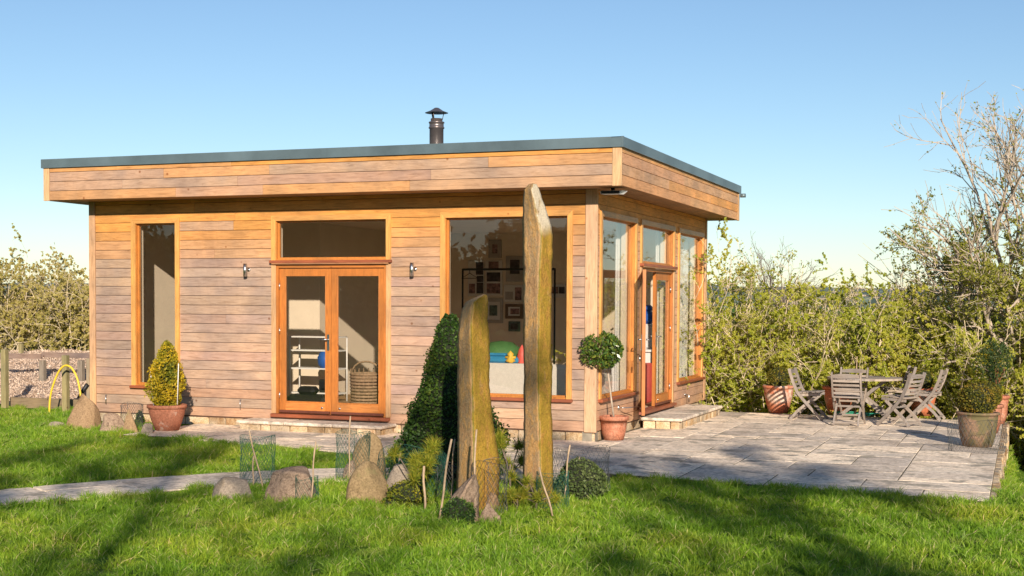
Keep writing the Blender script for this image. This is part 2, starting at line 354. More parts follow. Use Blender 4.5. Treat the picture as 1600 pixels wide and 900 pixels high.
upright(T_side, D-.105, D+.01, -.012, .05, 0, H-.002)
upright(T_side, -.010, .022, -.013, .08, -.005, H-.003, col=(.52, .33, .2, 1))
# structural walls: dark membrane outside, plaster inside
def core(T, a0, a1, opens, ends):
    for mat, d0, d1, nm in ((M['backing'], .023, .12, 'wall_membrane'), (M['plaster'], .1205, .21, 'inner_wall')):
        mb = MB(); cur = a0
        for o in opens:
            tbox(mb, T, cur, o[0]+.05, d0, d1, -.02, H); tbox(mb, T, o[0]+.05, o[1]-.05, d0, d1, o[3]-.04, H); tbox(mb, T, o[0]+.05, o[1]-.05, d0, d1, -.02, o[2]+.03); cur = o[1]-.05
        tbox(mb, T, cur, a1, d0, d1, -.02, H); mb.build(nm, mat, room)
core(T_front, -W+.02, -.125, front_open, 0); core(T_side, .03, D-.03, side_open, 0)
mb = MB(); mb.box(-W+.03, -.12, D-.12, D-.02, -.02, H); mb.box(-W+.025, -W+.12, .125, D-.125, -.02, H); mb.build('wall_membrane', M['backing'], room)
mb = MB(); mb.box(-W+.125, -.215, D-.21, D-.1205, .1, 2.9)
mb.box(-W+.1205, -W+.21, .215, D-.215, .1, 2.9); mb.build('inner_wall', M['plaster'], room)
# back and left outer cladding joined as plain faces of boards (never seen from here)
mb = MB()
for k in range(23):
    mb.box(-W+.02, -.02, D-.018, D, k*PITCHB+.004, (k+1)*PITCHB-.004); mb.box(-W-.0, -W+.02, .06, D-.03, k*PITCHB+.004, (k+1)*PITCHB-.004)
ob = mb.build('rear_cladding', M['clad_x'], room); ob.color = (.4, .24, .16, 1)
mb = MB(); mb.box(-W+.2, -.2, .2, D-.2, .02, .1); mb.build('floor', M['floor'], room)
mb = MB(); mb.box(-W+.2, -.2, .2, D-.2, 2.9, 3.0); mb.build('ceiling', M['plaster'], room)
# inner partitions
mb = MB(); mb.box(-5.55, -5.43, 2.6, D-.211, .101, 2.899); mb.box(-6.35, -5.551, 2.6, 2.72, .101, 2.899); mb.build('partition', M['plaster'], room)
# roof
x0, x1, y0, y1 = -W-OL, OR, -OF, D+OB
mb = MB(); mb.box(x0+.024, x1-.024, y0+.024, y1-.024, H+.02, H+HF-.02); mb.build('roof_deck', M['backing'], room)
for k in range(14):
    a, b = y0+.022+(y1-y0-.044)*k/14, y0+.022+(y1-y0-.044)*(k+1)/14
mbs = []
for a0_, a1_, b0_, b1_ in ((x0+.021, x1-.021, y0+.021, -.0), (x0+.021, x1-.021, D+.0, y1-.021)):
    n = 4
    for k in range(n):
        c0, c1 = b0_+(b1_-b0_)*k/n, b0_+(b1_-b0_)*(k+1)/n
        mb = MB(); mb.box(a0_, a1_, c0+.002, c1-.002, H-.001, H+.018); ob = mb.build('soffit_board', M['clad_x'], room); ob.color = (.40, .23, .12, 1)
for a0_, a1_ in ((x0+.021, -W), (0., x1-.021)):
    n = 4
    for k in range(n):
        c0, c1 = a0_+(a1_-a0_)*k/n, a0_+(a1_-a0_)*(k+1)/n
        mb = MB(); mb.box(c0+.002, c1-.002, .001, D-.001, H-.001, H+.018); ob = mb.build('soffit_board', M['clad_y'], room); ob.color = (.40, .23, .12, 1)
frows = [0, .135, .27, .405, HF]
def fascia(T, a0, a1, off, mat, joints, fresh):
    for r in range(4):
        js = [a0]+joints[r]+[a1]
        for p, q in zip(js[:-1], js[1:]):
            mb = MB(); tbox(mb, T, p+.0015, q-.0015, -off, -off+.02, H-.006+frows[r]+.003, H-.006+frows[r+1]-.003, .002); ob = mb.build('fascia_board', mat, room); ob.color = cedar(0, fresh[r] if rnd.random() > .2 else fresh[r]+.4, .92 if T is T_front else 1.12)  # side fascia colour is raised to paint in the sunlight on that face
fascia(T_front, x0+.10, x1-.115, OF, M['clad_x'], [[-6.0, -4.6, -2.4], [-6.9, -5.0, -2.1], [-6.2, -4.5, -1.3], [-7.0, -5.1]], [.25, .12, .15, .75])
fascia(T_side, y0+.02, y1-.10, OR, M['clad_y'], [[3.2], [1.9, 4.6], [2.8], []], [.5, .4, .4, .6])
mb = MB(); mb.box(x0, x0+.02, y0+.04, y1-.02, H-.004, H+HF); ob = mb.build('fascia_board', M['clad_y'], room); ob.color = (.4, .24, .15, 1)
mb = MB(); mb.box(x0+.02, x1-.03, y1-.02, y1, H-.004, H+HF); ob = mb.build('fascia_board', M['clad_x'], room); ob.color = (.4, .24, .15, 1)
for (p, q, e) in ((x0-.005, x0+.095, 0), (x1-.112, x1+.006, 1)):
    mb = MB(); mb.cbox(p, q, y0-.008, y0+.03, H-.01, H+HF-.001, .003); ob = mb.build('fascia_post', M['clad_z'], room); ob.color = (.66, .42, .22, 1)
mb = MB(); mb.cbox(x1-.028, x1+.007, y1-.10, y1+.006, H-.01, H+HF-.001, .003); ob = mb.build('fascia_post', M['clad_z'], room); ob.color = (.6, .38, .2, 1)
# roof capping: folded metal with drip edge
def cap(T, a0, a1, off):
    mb = MB(); tbox(mb, T, a0, a1, -off-.03, -off-.022, H+HF-.008, H+HF+HC); tbox(mb, T, a0, a1, -off-.0219, -off+.12, H+HF+HC-.008, H+HF+HC-.0005)
    tbox(mb, T, a0, a1, -off-.022, -off-.004, H+HF-.008, H+HF-.003); return mb
cap(T_front, x0-.03, -3.6, OF).build('roof_capping', M['capping'], room); cap(T_front, -3.598, x1+.0215, OF).build('roof_capping', M['capping'], room)
cap(T_side, y0-.03, 3.1, OR).build('roof_capping', M['capping'], room); cap(T_side, 3.102, y1+.03, OR).build('roof_capping', M['capping'], room)
mb = MB(); mb.box(x0-.03, x0-.022, y0-.0215, y1+.03, H+HF-.008, H+HF+HC); mb.box(x0-.0219, x1+.02, y1+.022, y1+.03, H+HF-.008, H+HF+HC); mb.build('roof_capping', M['capping'], room)
mb = MB(); mb.box(x0+.02, x1-.02, y0+.02, y1-.02, H+HF-.0195, H+HF+.05); mb.build('roof_membrane', M['capping'], room)
mb = MB(); mb.box(x1+.006, x1+.034, y0-.034, y0-.006, H+HF-.01, H+HF+HC+.003); mb.build('capping_corner', M['capping'], room)
mb = MB(); mb.tube([(x1+.03, y1-.05, H+HF-.05), (x1+.12, y1-.05, H+HF-.05)], .035, 10); mb.build('overflow_spout', M['capping'], room)
# plinth of stone blocks
def plinth(T, a0, a1, d, z0, z1, parent, seed):
    r = random.Random(seed); a = a0; mb = MB(); tbox(mb, T, a0, a1, d+.02, d+.15, z0-.1, z1-.002); mb.build('plinth_core', M['mortar'], parent)
    while a < a1-.05:
        L = min(r.uniform(.16, .42), a1-a)
        mb = MB(); tbox(mb, T, a+.006, a+L-.006, d-r.uniform(0, .012), d+.05, z0, z1-.006, .012); mb.build('stone', M['sandstone'], parent); a += L
plinth(T_front, -W+.02, -.02, .03, -.16, -.003, room, 5); plinth(T_side, .02, D-.02, .03, -.16, -.003, room, 6)
# ---- windows
def mitre_trim(T, a0, a1, z0, z1, w, d0, d1, name, parent, col, bottom=False):
    """architrave pieces with mitred corners, each its own board"""
    def piece(poly, mat, cc):
        mb = MB(); n = len(poly); vs = [T(a, d0, z) for a, z in poly]+[T(a, d1, z) for a, z in poly]
        fs = [tuple(range(n)), tuple(range(2*n-1, n-1, -1))]+[(i, i+n, (i+1) % n+n, (i+1) % n) for i in range(n)]
        mb.add(vs, fs); bm_fix(mb); ob = mb.build(name, mat, parent); ob.color = cc; return ob
    e = .001
    piece([(a0, z1), (a0+w, z1-w), (a1-w, z1-w), (a1, z1)], M['frame_x'] if T is T_front else M['frame_y'], col)
    piece([(a0, z0), (a0, z1-e), (a0+w-e, z1-w-e), (a0+w-e, z0)], M['frame_z'], (col[0]*1.1, col[1]*1.12, col[2]*1.1, 1)); piece([(a1, z0), (a1-w+e, z0), (a1-w+e, z1-w-e), (a1, z1-e)], M['frame_z'], (col[0]*1.1, col[1]*1.12, col[2]*1.1, 1))
def bm_fix(mb):
    bm = bmesh.new(); vs = [bm.verts.new(v) for v in mb.v]
    for f in mb.f: bm.faces.new([vs[i] for i in f])
    bmesh.ops.recalc_face_normals(bm, faces=bm.faces[:]); bm.verts.index_update()
    mb.f = [tuple(v.index for v in f.verts) for f in bm.faces]; bm.free()
REC = .055
TRIMC = (.60, .30, .085, 1); FRC = (.50, .19, .035, 1); SILLC = (.30, .085, .035, 1)
def window(T, a0, a1, z0, z1, sill=True, w=.072, curt=None):
    mxh = M['frame_x'] if T is T_front else M['frame_y']
    mb = MB(); i0, i1, j0, j1 = a0+w, a1-w, z0+(.045 if sill else w), z1-w
    # reveal frame, boxes butted
    tbox(mb, T, i0-.02, i0+.004, .001, REC+.04, z0+.04, j1+.02); tbox(mb, T, i1-.004, i1+.02, .001, REC+.04, z0+.04, j1+.02)
    tbox(mb, T, i0+.0041, i1-.0041, .001, REC+.04, j1-.004, j1+.02); tbox(mb, T, i0+.0041, i1-.0041, .001, REC+.04, j0-.02, j0+.004)
    # glazing bead
    tbox(mb, T, i0+.0045, i0+.026, REC-.012, REC+.03, j0+.0045, j1-.0045); tbox(mb, T, i1-.026, i1-.0045, REC-.012, REC+.03, j0+.0045, j1-.0045)
    tbox(mb, T, i0+.0265, i1-.0265, REC-.012, REC+.03, j1-.026, j1-.0045); tbox(mb, T, i0+.0265, i1-.0265, REC-.012, REC+.03, j0+.0045, j0+.026)
    win = mb.build('window', M['frame_z'], room); win.color = FRC
    mitre_trim(T, a0, a1, z0+(.03 if sill else -.0), z1, w, -.022, .024, 'architrave', win, TRIMC)
    mb = MB(); tbox(mb, T, i0+.022, i1-.022, REC, REC+.006, j0+.022, j1-.022); mb.build('pane', M['glass'], win)
    if sill:
        mb = MB(); tbox(mb, T, a0-.015, a1+.015, -.06, .05, z0-.012, z0+.029, .006); s = mb.build('sill', mxh, win); s.color = SILLC
    return win
window(T_front, *front_open[0]); window(T_front, *front_open[2])
window(T_front, -4.75, -2.90, 2.19, 2.84)
window(T_side, *side_open[0]); window(T_side, *side_open[2]); window(T_side, 2.08, 4.06, 2.19, 2.84)
def leaf_door(T, a0, a1, z0, z1, hinge, M4=None, keys=False, depth=.03, handle=True):
    """door leaf; local boxes may be rotated by M4"""
    def pt(a, d, z):
        p = Vector(T(a, d, z)); return tuple(M4@p) if M4 is not None else tuple(p)
    def bx(mb, a0, a1, d0, d1, z0, z1):
        vs = [pt(a, d, z) for z in (z0, z1) for d in (d0, d1) for a in (a0, a1)]
        mb.add(vs, [(0, 2, 3, 1), (4, 5, 7, 6), (0, 1, 5, 4), (1, 3, 7, 5), (3, 2, 6, 7), (2, 0, 4, 6)]); bm_fix(mb)
    st = .085; d0, d1 = depth, depth+.045
    mb = MB(); bx(mb, a0, a0+st, d0, d1, z0, z1); bx(mb, a1-st, a1, d0, d1, z0, z1); bx(mb, a0+st+.0005, a1-st-.0005, d0+.001, d1-.001, z1-.11, z1); bx(mb, a0+st+.0005, a1-st-.0005, d0+.001, d1-.001, z0, z0+.17)
    lf = mb.build('door', M['frame_z'], room); lf.color = (.46, .16, .03, 1)
    mb = MB(); bx(mb, a0+st-.004, a1-st+.004, d0+.018, d0+.024, z0+.17-.004, z1-.11+.004); mb.build('pane', M['glass'], lf)
    mb = MB(); bx(mb, a0+st+.01, a1-st-.01, d0-.004, d0+.0005, z0+.03, z0+.15); p = mb.build('kick_panel', M['frame_x'], lf); p.color = (.55, .21, .05, 1)
    for k in (0, 1):   # rounded glazing beads
        a = a0+st+.001 if k == 0 else a1-st-.013
        mb = MB(); bx(mb, a, a+.012, d0+.004, d0+.017, z0+.17, z1-.11); p = mb.build('bead', M['frame_z'], lf); p.color = (.5, .19, .05, 1)
    mb = MB(); bx(mb, a0+.01, a1-.01, d0-.035, d0-.001, z0+.012, z0+.045); mb.build('weather_bar', M['copper'], lf)
    if handle:
        ha = a0+.045 if hinge > 0 else a1-.045; sgn = 1 if hinge > 0 else -1; zh_ = z0+1.0
        mb = MB(); bx(mb, ha-.017, ha+.017, d0-.008, d0-.0005, zh_-.11, zh_+.11); mb.build('handle_plate', M['steel'], lf)
        mb = MB(); mb.tube([pt(ha, d0-.008, zh_+.04), pt(ha, d0-.05, zh_+.04), pt(ha+sgn*.11, d0-.05, zh_+.04)], .011, 8); mb.build('handle', M['steel'], lf)
        mb = MB(); bx(mb, ha-.017, ha+.017, d1+.0005, d1+.008, zh_-.11, zh_+.11); mb.build('handle_plate', M['steel'], lf)
        mb = MB(); mb.tube([pt(ha, d1+.008, zh_+.04), pt(ha, d1+.05, zh_+.04), pt(ha+sgn*.11, d1+.05, zh_+.04)], .011, 8); mb.build('handle', M['steel'], lf)
    if keys:
        ha = a0+.045 if hinge > 0 else a1-.045
        mb = MB(); mb.tube([pt(ha, d0-.01, z0+.9), pt(ha, d0-.03, z0+.9), pt(ha-.01, d0-.03, z0+.80)], .005, 6); mb.tube([pt(ha, d0-.03, z0+.82), pt(ha+.01, d0-.03, z0+.74)], .012, 6); mb.build('keys', M['steel'], lf)
    ha = a1 if hinge > 0 else a0
    for zz in (z0+.25, z0+1.15, z1-.25):
        mb = MB(); mb.tube([pt(ha, d0-.006, zz-.045), pt(ha, d0-.006, zz+.045)], .008, 8); mb.build('hinge', M['steel'], lf)
    mb = MB(); mb.tube([pt((a0+st+.05) if hinge > 0 else (a1-st-.05), d0-.004, z0+.09), pt((a0+st+.05) if hinge > 0 else (a1-st-.05), d0-.022, z0+.09)], .014, 10); mb.build('lock', M['steel'], lf)
    return lf
def door_frame(T, a0, a1, z0, z1):
    h = M['frame_x'] if T is T_front else M['frame_y']
    mb = MB(); tbox(mb, T, a0+.07, a0+.105, -.004, .11, z0+.05, z1-.03); tbox(mb, T, a1-.105, a1-.07, -.004, .11, z0+.05, z1-.03); fr = mb.build('door_frame', M['frame_z'], room); fr.color = (.44, .155, .03, 1)
    mb = MB(); tbox(mb, T, a0+.1055, a1-.1055, -.003, .11, z1-.075, z1-.03); p = mb.build('head', h, fr); p.color = (.44, .155, .03, 1)
    mb = MB(); tbox(mb, T, a0+.02, a1-.02, -.055, .0, z1-.028, z1+.012, .005); p = mb.build('drip_sill', h, fr); p.color = (.42, .20, .09, 1)
    mb = MB(); tbox(mb, T, a0+.01, a1-.01, -.07, .12, z0, z0+.048, .006); p = mb.build('threshold', h, fr); p.color = SILLC
    for a in (a0, a1-.0695):
        mb = MB(); tbox(mb, T, a, a+.0695, -.02, .024, z0+.05, z1-.03, .003); p = mb.build('architrave', M['frame_z'], fr); p.color = (.56, .33, .16, 1)
door_frame(T_front, -4.75, -2.90, .03, 2.19)
leaf_door(T_front, -4.642, -3.828, .085, 2.11, -1); lr = leaf_door(T_front, -3.824, -3.008, .085, 2.11, 1, handle=False)
door_frame(T_side, 2.08, 4.06, .06, 2.19)
leaf_door(T_side, 3.072, 3.953, .115, 2.11, 1)
ang = math.radians(-164)   # the left leaf of the side doors stands wide open, folded back towards the front corner
Mo = Matrix.Translation((-.015, 2.187, 0))@Matrix.Rotation(ang, 4, 'Z')@Matrix.Translation((.015, -2.187, 0))
leaf_door(T_side, 2.188, 3.068, .115, 2.11, -1, M4=Mo, keys=True)
mb = MB(); mb.tube([(.005, 1.02, .24), (.09, 1.02, .24), (.20, 1.36, .235)], .007, 6); mb.tube([(.004, 1.02, .21), (.004, 1.02, .27)], .018, 8); mb.build('cabin_hook', M['steel'], room)
mb = MB(); mb.tube([(.004, 4.9, .17), (.06, 4.9, .17), (.06, 4.9, .06)], .008, 6); mb.tube([(.004, 4.8, .19), (.06, 4.9, .17)], .007, 6); mb.build('cabin_hook', M['steel'], room)
for px in (-7.55, -5.25):
    mb = MB(); mb.tube([(px, -.03, .25), (px, -.03, .12)], .006, 6); mb.tube([(px, 0, .25), (px, -.03, .25)], .006, 6); mb.build('cabin_hook', M['steel'], room)
# ---- flue
mb = MB(); mb.lathe([(.14, 0), (.13, .05), (.105, .07), (.105, .66), (.118, .665), (.118, .685), (.108, .69), (.108, .74), (.118, .745), (.118, .76), (.088, .77), (.088, .81), (.075, .81), (.075, .5)], 24, (-3.13, 2, H+HF+.0)); fl = mb.build('flue', M['flue'], room)
ccz = H+HF+.81+.02
mb = MB(); mb.lathe([(.175, .065), (.10, .095), (.03, .14), (.001, .145)], 24, (-3.13, 2, ccz)); mb.lathe([(.001, .10), (.10, .07), (.174, .0645)], 24, (-3.13, 2, ccz)); mb.build('cowl', M['flue'], fl)
for k in range(3):
    a = 2*PI*k/3+2.6; mb = MB(); mb.tube([(-3.13+.085*math.cos(a), 2+.085*math.sin(a), ccz-.04), (-3.13+.11*math.cos(a), 2+.11*math.sin(a), ccz+.075)], .014 if k == 0 else .006, 6); mb.build('cowl_bracket', M['flue'], fl)

# ---- wall lamps, floodlight
for i, (x, lab) in enumerate(((-5.14, 'small steel cylinder wall light between the narrow window and the double doors'), (-2.56, 'small steel cylinder wall light between the double doors and the big picture window'))):
    r = empty('wall_lamp', (x, 0, 2.09)); tag(r, lab, 'wall light', 'steel wall lights on the cedar front')
    mb = MB(); mb.tube([(0, -.07, -.095), (0, -.07, .085)], .027, 16); mb.tube([(0, -.07, -.098), (0, -.07, -.0951)], .022, 12); mb.build('lamp_body', M['steel'], r)
    mb = MB(); mb.tube([(.02, 0, 0), (.02, -.010, 0)], .026, 14); mb.tube([(.015, -.010, 0), (.0, -.05, 0)], .010, 8); mb.build('bracket', M['steel'], r)
r = empty('floodlight', (.24, -.12, H)); tag(r, 'pale floodlight with a dark glass fixed under the eaves at the front corner', 'floodlight')
mb = MB(); mb.add([(-.16, -.05, -.04), (.14, -.05, -.04), (.17, .09, -.04), (-.14, .09, -.04), (-.13, -.08, -.085), (.10, -.08, -.085), (.13, .05, -.085), (-.11, .05, -.085)], [(0, 1, 2, 3), (4, 7, 6, 5), (0, 4, 5, 1), (1, 5, 6, 2), (2, 6, 7, 3), (3, 7, 4, 0)]); mb.build('lamp_housing', M['white'], r)
mb = MB(); mb.box(-.13, .11, -.075, -.062, -.078, -.045, Matrix.Rotation(0, 4, 'Z')); mb.build('lens', M['black'], r)
mb = MB(); mb.box(-.02, .02, -.01, .03, -.04, -.002); mb.build('bracket', M['black'], r)

# ------------------------------------------------------------------ interior things
def thing1(name, mb, mat, label, cat, group=None, loc=(0, 0, 0)):
    o = mb.build(name, mat); o.location = loc; tag(o, label, cat, group); return o
BY = D-.212
M['print_dark'] = simple('dark photo print', (.05, .04, .045), .5, 0, .9, 18, 0); M['print_mid'] = simple('family photo print', (.22, .13, .12), .5, 0, .95, 16, 0); M['print_green'] = simple('landscape photo print', (.08, .12, .10), .5, 0, .8, 14, 0)
M['mount'] = simple('white mount card', (.6, .59, .56), .8, 0, .03, 5, 0); M['brown_frame'] = simple('brown picture frame', (.14, .09, .055), .5, 0, .2, 20, .1); M['grey_frame'] = simple('pale grey picture frame', (.34, .32, .29), .6, 0, .1, 20, .05)
pics = [((764, 375, 784, 403), 'grey_frame', [(.3, .25, .7, .75, 'print_mid')], 'small pale framed portrait hanging highest on the picture wall'),
 ((732, 407, 757, 463), 'mount', [(.5, .6, .95, .95, 'print_dark'), (.55, .4, .95, .57, 'print_dark'), (.08, .08, .45, .35, 'print_mid'), (.55, .08, .95, .38, 'print_dark')], 'tall white multi photo frame, leftmost on the picture wall'),
 ((759, 407, 785, 462), 'mount', [(.2, .72, .8, .97, 'print_mid'), (.1, .4, .9, .66, 'print_dark'), (.1, .06, .9, .35, 'print_mid')], 'tall white frame with three photos stacked in it, second from the left'),
 ((791, 400, 818, 440), 'grey_frame', [(.25, .3, .8, .85, 'print_dark')], 'framed dark photo with a wide white mount beside the tall stone'),
 ((788, 445, 817, 472), 'mount', [(.6, .1, .95, .85, 'print_mid'), (.08, .15, .5, .6, 'grey_frame')], 'wide white frame with an upright figure photo on its right'),
 ((757, 466, 786, 505), 'grey_frame', [(.14, .14, .86, .86, 'mount'), (.3, .3, .72, .72, 'print_green')], 'large grey frame round a small landscape photo'),
 ((790, 475, 818, 498), 'brown_frame', [(.18, .2, .82, .8, 'mount'), (.3, .3, .8, .7, 'print_mid')], 'brown wooden landscape frame with a pale photo'),
 ((795, 502, 813, 518), 'print_green', [(.2, .2, .8, .8, 'print_dark')], 'little dark green frame, lowest on the picture wall'),
 ((862, 444, 884, 465), 'mount', [(.05, .3, .5, .8, 'print_mid'), (.55, .3, .95, .8, 'print_dark')], 'white frame with two photos right of the tall stone')]
for (u0, v0, u1, v1), fm, ins, lab in pics:
    p = at_y(u0, v0, BY); q = at_y(u1, v1, BY); r = empty('picture_frame', (p[0], BY, q[2])); tag(r, lab, 'picture', 'pictures on the white inner wall')
    w_, h_ = q[0]-p[0], p[2]-q[2]; mb = MB(); mb.cbox(0, w_, -.025, 0, 0, h_, .005); mb.build('frame', M[fm], r)
    for k, (a, b, c, d, mt) in enumerate(ins): mb = MB(); mb.box(a*w_, c*w_, -.028-.002*k, -.0255, b*h_, d*h_); mb.build('print', M[mt], r)
# clothes rail
p = at_y(723, 421, 3.2); q = at_y(867, 421, 3.2); r = empty('clothes_rail', (0, 0, .1)); tag(r, 'black metal clothes rail standing empty in front of the picture wall', 'clothes rail')
zr = p[2]-.1
mb = MB(); mb.tube([(p[0], 3.2, zr), (q[0], 3.2, zr)], .018, 8); mb.build('rail', M['black'], r)
for x in (p[0], q[0]): mb = MB(); mb.tube([(x, 3.2, 0.03), (x, 3.2, zr+.01)], .016, 8); mb.tube([(x, 2.95, .02), (x, 3.45, .02)], .016, 8); mb.build('leg', M['black'], r)
hx = p[0]+.12; r = empty('coat_hanger', (hx, 3.2, zr+.1)); tag(r, 'dark coat hanger hooked on the left end of the clothes rail', 'hanger')
mb = MB(); mb.tube([(0, 0, .0), (0, 0, -.06), (-.16, .05, -.14), (.16, -.05, -.14), (0, 0, -.06)], .006, 6); mb.build('hanger_wire', M['black'], r)
# sofa with its pale back to the big window
M['sofa'] = simple('cream sofa fabric', (.60, .56, .50), .95, 0, .06, 30, .15)
r = empty('sofa', (-1.35, .75, .1)); tag(r, 'cream sofa with its back against the big picture window', 'sofa')
mb = MB(); mb.cbox(-.95, .95, -.12, .08, .06, .72, .05); mb.build('backrest', M['sofa'], r)
mb = MB(); mb.cbox(-.95, .95, .082, .8, .1, .42, .05); mb.build('seat', M['sofa'], r)
for s in (-1, 1): mb = MB(); mb.cbox(s*1.04-.088, s*1.04+.088, -.12, .8, .06, .58, .05); mb.build('armrest', M['sofa'], r)
for x in (-.9, .9):
    for y in (-.05, .72): mb = MB(); mb.box(x-.03, x+.03, y-.03, y+.03, 0, .06); mb.build('leg', M['brown_frame'], r)
# toy table beyond the sofa
for nm, c in (('toy_green', (.06, .16, .05)), ('toy_blue', (.03, .22, .42)), ('toy_red', (.65, .10, .08)), ('toy_yellow', (.75, .45, .05)), ('toy_white', (.6, .6, .6)), ('deep_blue', (.02, .10, .40))): M[nm] = simple(nm, c, .5, 0, .12, 8, .05)
r = empty('play_table', (-2.05, 2.1, .1)); tag(r, 'low play table behind the sofa', 'table')
mb = MB(); mb.cbox(-.5, .6, -.3, .3, .62, .66, .008); mb.build('table_top', M['white'], r)
for x in (-.45, .55):
    for y in (-.25, .25): mb = MB(); mb.box(x-.02, x+.02, y-.02, y+.02, 0, .62); mb.build('leg', M['white'], r)
mb = MB(); mb.lathe([(.34, 0), (.33, .10), (.27, .22), (.16, .30), (.001, .32)], 20); thing1('play_tent', mb, M['toy_green'], 'dark green domed toy on the play table', 'toy', loc=(-2.15, 2.2, .762))
mb = MB(); mb.cbox(-.3, .3, -.08, .08, 0, .10, .03); mb.cbox(-.2, .1, -.06, .06, .1, .15, .02); thing1('toy_boat', mb, M['toy_blue'], 'bright blue toy boat in front of the green toy', 'toy', loc=(-2.05, 1.9, .762))
mb = MB(); mb.lathe([(.06, 0), (.075, .1), (.05, .2), (.001, .28)], 14); mb.tube([(0, 0, .18), (.1, 0, .25)], .02, 6); thing1('soft_toy', mb, M['toy_red'], 'red soft toy standing at the right of the play table', 'toy', loc=(-1.72, 1.92, .762))
mb = MB(); mb.lathe([(.001, -.0), (.08, .04), (.03, .10), (.05, .14), (.001, .19)], 10); mb.tube([(-.08, 0, .09), (.08, 0, .09)], .02, 6); thing1('star_toy', mb, M['toy_yellow'], 'yellow soft toy between the blue boat and the red toy', 'toy', loc=(-1.86, 1.82, .762))
# things seen through the front double doors
r = empty('shelf_unit', (-5.15, 2.05, .1)); tag(r, 'white metal shelf trolley seen through the double doors', 'shelf')
for x in (-.42, .42):
    for y in (-.15, .15): mb = MB(); mb.tube([(x, y, 0), (x, y, 1.0)], .013, 6); mb.build('post', M['white'], r)
for z in (.12, .5, .78, .99): mb = MB(); mb.box(-.42, .42, -.15, .15, z, z+.02); mb.build('shelf', M['white'], r)
mb = MB(); mb.lathe([(.09, 0), (.13, .05), (.14, .16), (.09, .26), (.001, .29)], 16); thing1('helmet', mb, M['deep_blue'], 'blue rounded helmet on the white shelf trolley', 'helmet', loc=(-4.98, 2.0, .622))
mb = MB(); mb.cbox(-.1, .1, -.09, .09, 0, .2, .02); thing1('storage_box', mb, M['black'], 'dark box on the lower shelf of the white trolley', 'box', loc=(-5.0, 2.05, .242))
def basket(loc):
    r = empty('wicker_basket', loc); tag(r, 'tall wicker log basket with a hoop handle inside the right hand door leaf', 'basket')
    wk = simple('wicker', (.30, .20, .12), .8, 0, .4, 30, .3); M['wicker'] = wk
    for k in range(12):
        z = .03+k*.045; mb = MB(); n = 40; pts = [((.2+.035*z+.006*math.sin(20*2*PI*i/n+k*PI))*math.cos(2*PI*i/n), (.2+.035*z+.006*math.sin(20*2*PI*i/n+k*PI))*math.sin(2*PI*i/n), z) for i in range(n+1)]; mb.tube(pts, .02, 6, False); mb.build('weave', wk, r)
    for k in range(20):
        a = 2*PI*k/20; mb = MB(); mb.tube([(.2*math.cos(a), .2*math.sin(a), 0), (.225*math.cos(a), .225*math.sin(a), .6)], .007, 5); mb.build('stake', wk, r)
    mb = MB(); mb.tube([(.21*math.cos(t), 0, .57+.13*math.sin(t)) for t in np.linspace(0, PI, 12)], .014, 6); mb.build('handle', wk, r)
basket((-3.62, .68, .1))
r = empty('wooden_stool', (-5.35, .9, .1)); tag(r, 'wooden stool seen through the left hand door leaf', 'stool')
for x in (-.15, .15):
    for y in (-.12, .12): mb = MB(); mb.tube([(x*1.1, y*1.1, 0), (x, y, .82)], .018, 6); p = mb.build('leg', M['grey_wood'], r); p.color = (.5, .28, .12, 1)
mb = MB(); mb.cbox(-.22, .22, -.18, .18, .82, .86, .01); p = mb.build('seat', M['grey_wood'], r); p.color = (.5, .28, .12, 1)
mb = MB(); mb.cbox(-.35, .3, -.16, .16, 0, .16, .05); mb.cbox(-.2, .1, -.12, .1, .155, .28, .05); thing1('toy_heap', mb, M['black'], 'dark bag slumped on the floor behind the left door leaf', 'bag', loc=(-4.85, 1.3, .1))
r = empty('wardrobe', (-6.9, 5.2, .1)); tag(r, 'tall dark wooden cupboard at the back of the room', 'cupboard')
mb = MB(); mb.cbox(-.35, .35, 0, .5, 0, 2.0, .01); p = mb.build('cupboard_body', M['grey_wood'], r); p.color = (.14, .08, .05, 1)
for s in (-1, 1): mb = MB(); mb.cbox(min(s*.005, s*.34), max(s*.005, s*.34), -.02, -.001, .04, 1.96, .006); p = mb.build('door', M['grey_wood'], r); p.color = (.16, .09, .055, 1)
# inside the side doors: white cabinet, paper towel tower, blue bag, red box
r = empty('white_cabinet', (-.85, 4.7, .1)); tag(r, 'white worktop cabinet just inside the side doors', 'cabinet')
mb = MB(); mb.cbox(-.5, .45, -.5, .9, .0, .78, .01); mb.build('cabinet_body', M['white'], r)
mb = MB(); mb.cbox(-.52, .48, -.54, .92, .781, .82, .006); mb.build('worktop', M['white'], r)
mb = MB(); mb.cbox(-.16, .16, -.14, .14, 0, .4, .03); thing1('white_bin', mb, M['toy_white'], 'white tub standing on the cabinet inside the side doors', 'tub', loc=(-.6, 4.5, .922))
mb = MB(); mb.cbox(-.17, .17, -.12, .12, 0, .2, .05); mb.cbox(-.1, .14, -.08, .1, .19, .3, .04); thing1('blue_bag', mb, M['deep_blue'], 'bright blue bag heaped on top of the white tub', 'bag', loc=(-.6, 4.5, 1.324))
mb = MB(); mb.cbox(-.13, .13, -.18, .18, 0, .62, .02); thing1('red_box', mb, M['toy_red'], 'red upright box on the floor inside the side doors', 'box', loc=(-.45, 3.85, .1))
